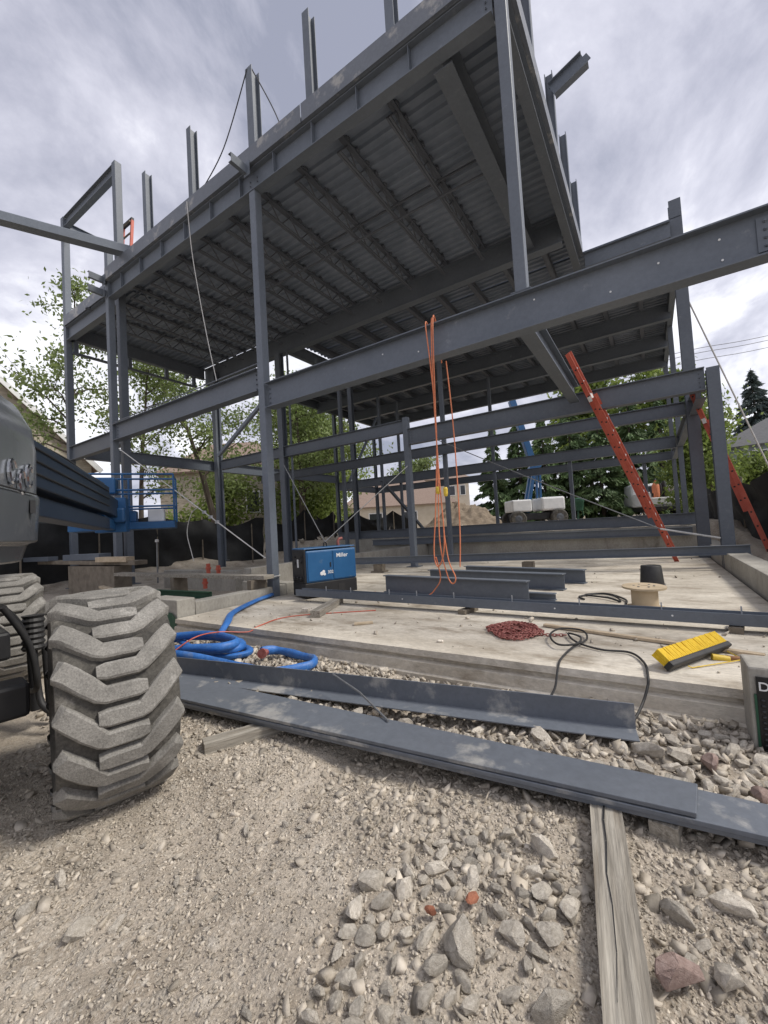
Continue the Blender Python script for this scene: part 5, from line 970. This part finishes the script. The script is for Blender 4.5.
tree('broadleaf_tree', 'bright bushy tree in front of the blue grey house, lower right', 6.3, 34.0, 3.0, 2.2, 0.1, 8000, 'leaf_yellow', 0.15, 34, nb=13, clump=0.55, tr=0.14)
tree('broadleaf_tree', 'small dark leafy tree peeking over the right end of the silt fence', 6.4, 25.0, 1.9, 1.5, 0.1, 5000, 'leaf', 0.13, 35, nb=11, clump=0.45, tr=0.1)
conifer('blue_spruce', 'tall blue green spruce standing against the sky at right', 11.0, 64.0, 16.8, 6.8, 20000, 'spruce', 0.36, 51, cone=0.9)
conifer('blue_spruce', 'second blue green spruce cut by the right edge of the picture', 17.5, 67.0, 13.0, 6.0, 12000, 'spruce', 0.36, 52, cone=0.9)
for i, (z, dz) in enumerate(((15.75, 0), (16.45, 0), (16.9, 0))):
    line('power_line', [(-4.0, 45.5, z - 1.6), (4.2, 49.7, z), (10.7, 53.8, z + 0.95), (26, 63, z + 4.0)], 0.025, 'rubber', 'thin power line crossing the sky at upper right', 'power line', 'power lines at right', n=6)

# ------------------------------------------------------------------ rocks and gravel
def rock_mesh(i):
    rng = np.random.default_rng(100 + i); P_ = rng.normal(size=(19, 3)); P_ /= np.linalg.norm(P_, axis=1, keepdims=True); P_ *= np.array([0.5, 0.5 * rng.uniform(0.62, 0.95), 0.5 * rng.uniform(0.45, 0.72)]) * rng.uniform(0.85, 1.0, (19, 1))
    bm = bmesh.new()
    for p in P_: bm.verts.new(p)
    r_ = bmesh.ops.convex_hull(bm, input=bm.verts[:]); bmesh.ops.delete(bm, geom=[g for g in r_['geom_interior'] if isinstance(g, bmesh.types.BMVert)], context='VERTS')
    bmesh.ops.dissolve_limit(bm, angle_limit=R(14), verts=bm.verts[:], edges=bm.edges[:])
    bmesh.ops.bevel(bm, geom=bm.edges[:], offset=0.02, segments=2, profile=0.6, affect='EDGES', clamp_overlap=True)
    bmesh.ops.triangulate(bm, faces=bm.faces[:]); bmesh.ops.subdivide_edges(bm, edges=bm.edges[:], cuts=1)
    for v in bm.verts: v.co *= 1 + 0.05 * (rng.random() - 0.5)
    bmesh.ops.recalc_face_normals(bm, faces=bm.faces[:]); me = bpy.data.meshes.new('rock'); bm.to_mesh(me); bm.free(); me.materials.append(M['rock'])
    me.polygons.foreach_set('use_smooth', [True] * len(me.polygons)); me.set_sharp_from_angle(angle=R(26)); return me
RM = [rock_mesh(i) for i in range(14)]
placed = []
def slab_or(x, y): return float(gz(x, y))
def drop_rock(x, y, s, label, group, mesh=None, zoff=0.0, mm=None, tries=True):
    if tries:
        for (a, b, c) in placed:
            if (a - x) ** 2 + (b - y) ** 2 < (0.37 * (c + s)) ** 2: return False
    placed.append((x, y, s)); me = mesh or random.choice(RM)
    if mm: me = me.copy(); me.materials[0] = M[mm]
    o = bpy.data.objects.new('rock', me); COL.objects.link(o); o.location = (x, y, slab_or(x, y) + s * 0.16 + zoff); o.scale = (s * random.uniform(0.9, 1.25), s * random.uniform(0.75, 1.0), s * random.uniform(0.75, 1.1)); o.rotation_euler = (random.uniform(-0.5, 0.5), random.uniform(-0.5, 0.5), random.uniform(0, 6.28)); tag(o, label, 'rock', group); return True
for (x, y, s, l_, mm) in ((0.17, 2.66, 0.15, 'reddish flat faced rock in the rubble below the slab edge at right', 'rock_pink'), (-0.03, 1.40, 0.17, 'reddish brown angular rock beside the split timber beam', 'rock_pink'),
                          (-0.60, 1.335, 0.07, 'broken orange brick piece lying among the front rocks', 'brick'), (-0.70, 1.22, 0.05, 'smaller orange brick chip left of the bigger piece', 'brick'), (0.33, 2.45, 0.11, 'tan orange rock in the rubble near the right end of the plates', 'rock_pink')):
    drop_rock(x, y, s, l_, None, None, 0.02, mm)
def scatter(n, x0, x1, y0, y1, s0, s1, label, group, keep=lambda x, y: True, zoff=0.0):
    c = 0
    for _ in range(n * 12):
        if c >= n: break
        x, y = random.uniform(x0, x1), random.uniform(y0, y1)
        if not keep(x, y): continue
        s = s0 + (s1 - s0) * random.random() ** 2.2
        if drop_rock(x, y, s, label, group, zoff=zoff): c += 1
pls = lambda x: 2.235 + 0.02 * x          # back edge of plates
ang_ = lambda x: 2.175 + (x + 4.35) * 0.160
scatter(70, -0.18, 0.75, 2.30, 3.1, 0.09, 0.21, 'pale limestone rock in the rubble between the plates and the slab corner at right', 'rubble rocks by the slab corner', lambda x, y: not (x > 0.36 and y > 2.93))
scatter(60, -3.9, -0.2, 2.3, 3.18, 0.06, 0.15, 'white rock in the strip of rubble between the steel angle and the slab', 'white rocks along the slab edge', lambda x, y: y > ang_(x) + 0.06)
scatter(50, -2.6, -0.2, 2.25, 2.75, 0.07, 0.16, 'pale rock squeezed between the plate stack and the steel angle', 'rocks between the plates and the angle', lambda x, y: y < ang_(x) - 0.16 and y > pls(x) + 0.03)
scatter(100, -0.98, -0.30, 0.62, 1.75, 0.06, 0.17, 'grey limestone rock in the loose heap left of the split timber beam', 'rocks heaped in the foreground', lambda x, y: ((x + 0.58) / 0.36) ** 2 + ((y - 1.15) / 0.55) ** 2 < 1.1 and x < -0.30 + 0.0 * y)
scatter(60, -0.02, 0.65, 0.9, 1.98, 0.05, 0.17, 'grey limestone rock on the dirt to the right of the split timber beam', 'rocks right of the timber beam', lambda x, y: x > -0.02 + (1.5 - y) * 0.12)
scatter(14, -2.2, -1.0, 0.35, 1.6, 0.04, 0.11, 'half buried pale stone on the open dirt at lower left', 'stones on the open dirt')
# gravel: one mass of small stones
def ico(): bm = bmesh.new(); bmesh.ops.create_cube(bm, size=0.78); V = np.array([v.co[:] for v in bm.verts]); F_ = np.array([[v.index for v in f.verts] for f in bm.faces]); bm.free(); return V, F_
IV, IF = ico()
def gravel(name, X_, Y_, S_, label, seed, zoff=0.12, zfix=None):
    rng = np.random.default_rng(seed); n = len(X_); K = len(IV)
    sc3 = np.stack([S_, S_ * rng.uniform(0.6, 0.95, n), S_ * rng.uniform(0.4, 0.75, n)], 1)
    J = (IV[None] * (1 + rng.uniform(-0.45, 0.3, (n, K, 1))) + rng.uniform(-0.13, 0.13, (n, K, 3))) * sc3[:, None, :]
    a = rng.uniform(0, 6.283, n); ca, sa = np.cos(a)[:, None], np.sin(a)[:, None]; tx_ = rng.normal(size=(n, 1)) * 0.5; ty_ = rng.normal(size=(n, 1)) * 0.5; z = J[..., 2] + J[..., 0] * tx_ + J[..., 1] * ty_
    V = np.stack([J[..., 0] * ca - J[..., 1] * sa + X_[:, None], J[..., 0] * sa + J[..., 1] * ca + Y_[:, None], z + ((gz(X_, Y_) if zfix is None else zfix) + S_ * zoff)[:, None]], -1).reshape(-1, 3)
    F_ = (IF[None] + (np.arange(n) * K)[:, None, None]).reshape(-1, IF.shape[1]); tone = np.repeat(np.clip(rng.normal(0.5, 0.2, n), 0, 1), K)
    return stuff(npmesh(name, V, F_, 'pebble', tone=tone), label, 'gravel')
rng = np.random.default_rng(5); n = 60000
X_ = rng.uniform(-3.9, 1.0, n); Y_ = rng.uniform(0.25, 2.25, n); dens = np.clip(vnoise(X_ * 1.8, Y_ * 1.8, 31) * 1.5 - 0.25, 0.08, 1); dens = np.where(X_ > -1.0, 0.12 + 0.6 * dens, 0.8 * dens * (0.45 + 0.55 * sstep(1.0, 1.7, Y_))); k_ = rng.random(n) < dens; X_, Y_ = X_[k_], Y_[k_]
S_ = 0.006 + 0.05 * rng.random(len(X_)) ** 6.0; gravel('gravel', X_, Y_, S_, 'crushed stone and pebbles strewn over the dirt in the foreground', 6, 0.0)
n = 90000; X_ = rng.uniform(-3.6, 0.8, n); Y_ = rng.uniform(0.25, 2.2, n); k_ = rng.random(n) < 0.35 + 0.65 * vnoise(X_ * 3.1, Y_ * 3.1, 44); X_, Y_ = X_[k_], Y_[k_]
S_ = 0.004 + 0.013 * rng.random(len(X_)) ** 2.5; gravel('grit', X_, Y_, S_, 'fine stone grit and crumbs mixed into the dirt in the foreground', 16, 0.1)
n = 9000; X_ = rng.uniform(-5.6, 0.9, n); Y_ = rng.uniform(2.1, 3.24, n); k_ = ~((X_ > 0.39) & (Y_ > 2.96)); X_, Y_ = X_[k_], Y_[k_]
S_ = 0.012 + 0.05 * rng.random(len(X_)) ** 3; gravel('gravel', X_, Y_, S_, 'coarse white crushed stone filling the strip along the slab edge', 7, 0.3)
n = 4000; X_ = rng.uniform(-9.5, -3.0, n); Y_ = rng.uniform(1.2, 4.4, n); k_ = ~((X_ > -6.6) & (Y_ > 3.25)); X_, Y_ = X_[k_], Y_[k_]; S_ = 0.015 + 0.07 * rng.random(len(X_)) ** 3.5; gravel('gravel', X_, Y_, S_, 'scattered crushed stone on the dirt around the boom lift wheels', 8, 0.2)
n = 2600; X_ = rng.uniform(-15, 1.0, n); Y_ = rng.uniform(14.6, 32, n); S_ = 0.06 + 0.3 * rng.random(n) ** 3; gravel('rubble', X_, Y_, S_, 'rough rubble spread over the far ground behind the rear wall', 9, 0.2)

n = 420; X_ = rng.uniform(-5.6, 1.0, n); Y_ = rng.uniform(3.32, 5.5, n); Y_ = np.where(rng.random(n) < 0.3, rng.uniform(6.1, 12.5, n), Y_); k_ = ~((Y_ > 5.3) & (X_ < -5.5)); X_, Y_ = X_[k_], Y_[k_]
S_ = 0.006 + 0.05 * rng.random(len(X_)) ** 5; gravel('grit', X_, Y_, S_, 'stray stone chips and crumbs lying on top of the slab', 21, 0.2, 0.222)
# offcuts left on the slab
for (x, y, z, a, b, h_, rz, mm, l_) in ((-2.9, 3.9, 0.235, 0.22, 0.05, 0.028, 0.7, 'timber_new', 'short tan wood offcut on the slab in front of the channel'), (-4.15, 4.25, 0.245, 0.10, 0.07, 0.05, 0.3, 'rock', 'pale stone chunk on the slab near the blue hose'), (0.35, 5.2, 0.228, 0.12, 0.03, 0.016, 1.1, 'dark_wood', 'small dark offcut on the slab behind the long channel'), (-1.75, 3.55, 0.231, 0.05, 0.04, 0.02, 0.2, 'rock', 'small stone chip near the slab edge left of the chain')):
    m = MB(); m.box((x, y, z), (a, b, h_), rz=rz); single('offcut' if mm != 'rock' else 'stone_chunk', m, mm, l_, 'offcut' if mm != 'rock' else 'stone', bevel=0.006)
